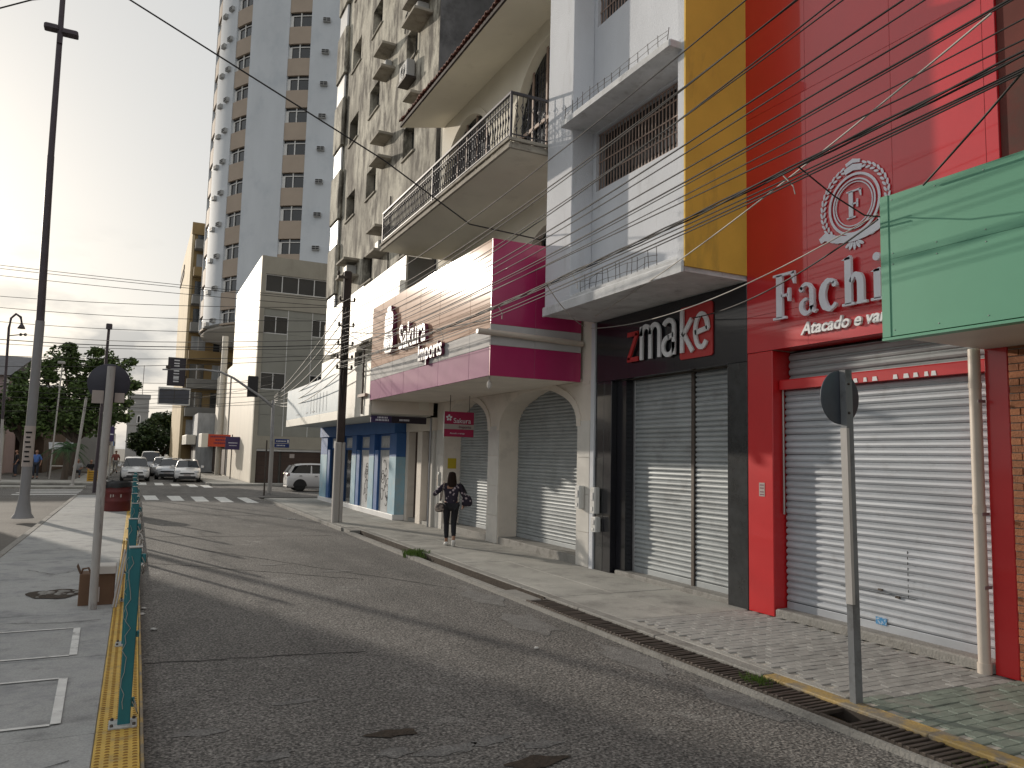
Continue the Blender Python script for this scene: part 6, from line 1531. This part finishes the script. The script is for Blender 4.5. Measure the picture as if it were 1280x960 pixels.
# her two bags
tb = thing('shoulder_bag', wl, 'striped pale shoulder bag hanging at the walking woman left hip', 'bag'); tb.rotation_euler = (0,0,-.25)
o = skin_mesh('bag_body', [[(-.25,.0,.72,(.10,.06)),(-.25,.0,.80,(.13,.075)),(-.24,.0,.94,(.11,.06))]], M['bag_stripe'], 2); o.parent = tb
o = mb_build(MB().tube([(-.24,.06,.97),(-.22,.09,1.2),(-.17,.06,1.38),(-.17,-.08,1.38),(-.21,-.11,1.2),(-.24,-.06,.97)], .014, 6), 'strap', M['bag_stripe']); o.parent = tb
tb2 = thing('tote_bag', wl, 'dark patterned tote bag on the walking woman right side', 'bag'); tb2.rotation_euler = (0,0,-.25)
o = skin_mesh('bag_body', [[(.36,.04,.84,(.13,.06)),(.36,.04,.95,(.14,.065)),(.33,.03,1.12,(.10,.05))]], M['blouse'], 2); o.parent = tb2
o = mb_build(MB().tube([(.34,.08,1.14),(.25,.08,1.3),(.19,.03,1.37),(.25,-.06,1.3),(.34,-.03,1.14)], .012, 6), 'strap', M['trousers']); o.parent = tb2
# others on the square
def pj(**k): d = dict(STAND); d.update(k); return d
person(Vector((-5.35,54.2,.11)), pi*.9, 'person in a blue shirt and dark trousers standing under the big tree', pj(elbow_r=(.3,.1,1.12),wrist_r=(.18,.3,1.1)), 'shirt_blue', 'jeans', 1.02, 'black_plastic')
WALK = pj(knee_l=(-.09,.2,.52),ankle_l=(-.09,.3,.12),toe_l=(-.1,.45,.12),knee_r=(.09,.0,.5),ankle_r=(.09,-.25,.14),toe_r=(.1,-.12,.05),elbow_l=(-.26,-.14,1.12),wrist_l=(-.25,-.1,.86),elbow_r=(.26,.08,1.1),wrist_r=(.25,.25,.95))
person(Vector((-1.35,66.5,.125)), 0.1, 'person in a faded red shirt walking away beside the parked cars', WALK, 'shirt_red', 'shirt_grey', 1.04, 'black_plastic')
SIT = pj(pelvis=(0,0,.47),chest=(0,.05,.83),neck=(0,.08,.98),head=(0,.12,1.12),elbow_l=(-.27,.1,.66),wrist_l=(-.15,.33,.6),elbow_r=(.27,.1,.66),wrist_r=(.15,.33,.6),knee_l=(-.13,.42,.5),ankle_l=(-.13,.42,.1),toe_l=(-.14,.57,.06),knee_r=(.13,.42,.5),ankle_r=(.13,.45,.1),toe_r=(.14,.6,.06))
bn = thing('square_bench', (-2.9,56.3,.11), 'low dark bench in the shade of the big tree', 'bench')
MB().bbox(-3.6,-2.2,56.0,56.45,.46,.52,.01).build('seat', M['brown_door'], bn)
for x in (-3.5,-2.4): MB().bbox(x,x+.12,56.05,56.4,.11,.459,.01).build('leg', M['kerb'], bn)
person(Vector((-3.25,56.25,.105)), pi, 'person in a grey shirt seated at the left of the bench', SIT, 'shirt_grey', 'jeans', 1.0, 'black_plastic')
person(Vector((-2.55,56.25,.105)), pi*1.1, 'person in a dark top seated at the right of the bench', SIT, 'trousers', 'shirt_grey', .97, 'black_plastic')
person(Vector((-6.75,57.5,.11)), pi*.6, 'person in dark clothes standing before the dark shop row', pj(), 'trousers', 'jeans', 1.0, 'black_plastic')
# vendor table with bits behind the trunk
vt = thing('street_stall', (-5.1,57,.11), 'small street stall table under a pale cloth by the tree trunk', 'stall')
MB().bbox(-4.9,-3.9,57.2,57.9,.8,.85,.01).build('table_top', M['foam'], vt)
for x in (-4.85,-3.97): MB().bbox(x,x+.05,57.25,57.3,.11,.799,.005).build('leg', M['iron'], vt)
MB().add([(-5.0,57.0,1.9),(-3.8,57.0,1.9),(-3.7,57.6,2.35),(-5.1,57.6,2.35),(-5.0,58.3,1.9),(-3.8,58.3,1.9)], [(0,1,2,3),(3,2,5,4)]).build('awning', M['old_door'], vt)
for x in (-4.98,-3.82): MB().tube([(x,57.02,.11),(x,57.02,1.9)], .025, 5).build('pole', M['iron'], vt)

# ================================================================== OVERHEAD WIRES
def wire(pts, r, label, m='wire', group='overhead wires along the right kerb', name='overhead_wire'):
    tag(MB().tube(pts, r, 5).build(name, M[m]), label, 'wire', group)
PX = 5.12
ORDER = [0, 1, 2, 3, 5, 7, 9, 10, 11, 4, 6, 8, 12, 13]
ORD = ['topmost','second highest','third highest','fourth highest','fifth highest','sixth highest','seventh highest','eighth highest','ninth highest','tenth highest','eleventh highest','twelfth highest','thirteenth highest','lowest']; kk = 0
al = 'lowest black wire running above the right kerb from the utility pole'
rgw = random.Random(3)
for (c2, c1, c0, r, dx) in ((.0039,-.1162,7.1191,.008,0),(.0042,-.1238,6.7822,.009,.06),(.0047,-.1407,6.7825,.007,-.05),(.0058,-.1774,6.7512,.008,.1),(.0039,-.1119,6.0024,.009,-.03),(.0029,-.0807,5.605,.008,.04),(.0026,-.0748,5.4208,.009,0),(.001,-.0275,5.0087,.007,.08),(.0019,-.055,5.15,.006,-.06),(.0048,-.14,6.5,.007,.03),(.0035,-.1,5.82,.007,-.08),(.0033,-.09,5.5,.006,.1),(.0022,-.06,4.88,.007,.05),(.003,-.08,4.83,.007,-.1)):
    pts = [(PX+dx*(1-y/25), y, c2*y*y+c1*y+c0) for y in [21.9-i*1.3 for i in range(24)]]
    wire(pts, r, '%s thin wire running above the right kerb from the utility pole' % ORD[ORDER[kk]]); kk += 1
# the thick bundle
f8 = lambda y: .0028*y*y-.0752*y+4.9657
for k, lb_ in ((0,'thick twisted cable bundle sagging across the red and white facades'),):
    t = thing('cable_bundle', (PX,21.9,4.6), lb_, 'cable bundle')
    for j in range(3):
        pts = [(PX-.05+.018*cos(y*2.2+j*2.1), y, f8(y)+.018*sin(y*2.2+j*2.1)) for y in [21.9-i*.45 for i in range(66)]]
        MB().tube(pts, .009, 5).build('cable', M['wire'], t)
    b = MB()
    for y in (4.9,8.6,10.9,13.5): b.tube([(PX-.05,y,f8(y)-.02),(PX-.03,y-.1,f8(y)-.15),(PX-.05,y-.14,f8(y)-.24)], .006, 4)
    tag(b.build('loose_end', M['wire_pale'], t), kind='stuff')
wire([(PX-.05,y,f8(y)-.11) for y in [21.9-i*1.3 for i in range(24)]], .008, al)
# service drops
wire([(5.07,4.72,4.66),(5.4,4.62,4.42),(5.75,4.6,4.3),(5.98,4.62,4.33)], .007, 'short black wire drooping before the round emblem to the green fascia', group='service drops')
for a, e, sg, r, m, lb_ in (((5.05,3.0,5.15),(6.9,10.9,4.5),.12,.008,'wire_pale','pale twisted service cable slanting down to the black shop fascia'),
                       ((5.95,4.62,4.35),(7.2,11.5,4.4),.25,.007,'wire_pale','pale drooping wire from the green fascia to the black shop'),
                       ((5.95,4.62,4.30),(7.36,8.9,4.2),.15,.009,'wire','dark drooping wire between green fascia and the ochre corner'),
                       ((6.0,4.2,4.5),(5.1,2.2,5.2),.03,.01,'wire','short dark wire rising from the top of the green fascia'),
                       ((5.07,9.3,4.5),(7.3,11.9,4.5),.08,.008,'wire_pale','pale wire to the top of the meter pillar'),
                       ((5.2,21.8,5.6),(5.5,12.2,4.5),.15,.011,'wire','dark cable looping along the top of the pink fascia lettering'),
                       ((5.2,21.8,5.2),(5.5,13.0,4.45),.28,.007,'wire_pale','pale cable drooping across the pink fascia')):
    pts = [(a[0]+(e[0]-a[0])*s_, a[1]+(e[1]-a[1])*s_, a[2]+(e[2]-a[2])*s_-sg*4*s_*(1-s_)) for s_ in [i/20 for i in range(21)]]
    wire(pts, r, lb_, m, 'service drops')
wire([(7.3,12.02,6.0),(5.4,13,6.44),(3.69,13.0,7.35),(-.54,13,9.14),(-6,13.2,11.6)], .014, 'single thick wire crossing the sky diagonally to the pink fascia', group='street crossing wires')
wire([(-1.3,13,8.98),(-1.84,13,8.75),(-2.23,13,8.5),(-6,13,7.0)], .012, 'short thick wire cutting the top left corner of the sky', group='street crossing wires')
kk = -1
cl = 'thin wire crossing the street from the utility pole to the square'
for (zr, x0, z0, yl, sg, r) in ((6.5,-4.48,8.15,30,.1,.009),(6.45,-4.47,8.04,30,.1,.009),(6.3,-4.46,7.82,30,.12,.009),(6.3,-4.42,7.29,30,.3,.009),(5.9,-4.39,6.96,30,.35,.009),(5.6,-4.36,6.53,30,.4,.009),(5.2,-4.32,5.94,30,.4,.014),(5.1,-4.3,5.7,30,.3,.009),(4.9,-4.3,5.3,30,.3,.009),(4.8,-4.28,4.9,30,.25,.009)):
    kk += 1; a = Vector((5.15,21.8,zr)); e = Vector((x0,yl,z0)); e2 = a+(e-a)*1.6
    pts = [a.lerp(e2,s_)-Vector((0,0,sg*4*s_*(1-s_))) for s_ in [i/18 for i in range(19)]]
    wire(pts, r, '%s of the thin wires crossing the street towards the square' % ORD[kk], group='street crossing wires')
wire([(-6.05,50,8.28)]+[(-6.05+11.2*s_,50-28*s_,8.28-2.9*s_-.9*s_*(1-s_)) for s_ in [i/12 for i in range(1,13)]], .014, 'thick black wire from the old street lamp insulators across the street', group='street crossing wires')
c3 = 'thin wire of the dense bunch over the junction'
for (za, xb, yb_, zb_, sg) in ((5.5,-9,44,5.5,.3),(5.2,-9,44,5.2,.35),(5.0,-9,46,4.9,.3),(4.8,-9,46,4.5,.2),(4.6,-9,47,4.3,.4),(5.8,-3,60,5.8,.3),(4.4,-9,45,3.6,.1),(5.4,-3,62,5.0,.3)):
    a = Vector((5.9,38.5,za)); e = Vector((xb,yb_,zb_)); wire([a.lerp(e,s_)-Vector((0,0,sg*4*s_*(1-s_))) for s_ in [i/14 for i in range(15)]], .011, c3, group='junction wires')
c4 = 'wire slanting from the utility pole down to the traffic light'
for (za, zb_, sg) in ((6.3,4.75,.15),(5.9,4.7,.2),(5.5,4.6,.3),(5.0,4.55,.35),(4.8,4.5,.5),(4.4,4.4,.45)):
    a = Vector((5.2,21.95,za)); e = Vector((5.92,38.5,zb_)); wire([a.lerp(e,s_)-Vector((0,0,sg*4*s_*(1-s_))) for s_ in [i/14 for i in range(15)]], .016, c4, 'wire_pale' if sg > .3 else 'wire', 'junction wires')
for (za, yb_, zb_) in ((5.6,26,6.3),(5.3,29,6.0)):
    a = Vector((5.2,21.95,za)); e = Vector((6.18,yb_,zb_)); wire([a.lerp(e,s_)-Vector((0,0,.2*4*s_*(1-s_))) for s_ in [i/10 for i in range(11)]], .012, 'short wire from the utility pole to the blank white fascia', 'wire', 'service drops')
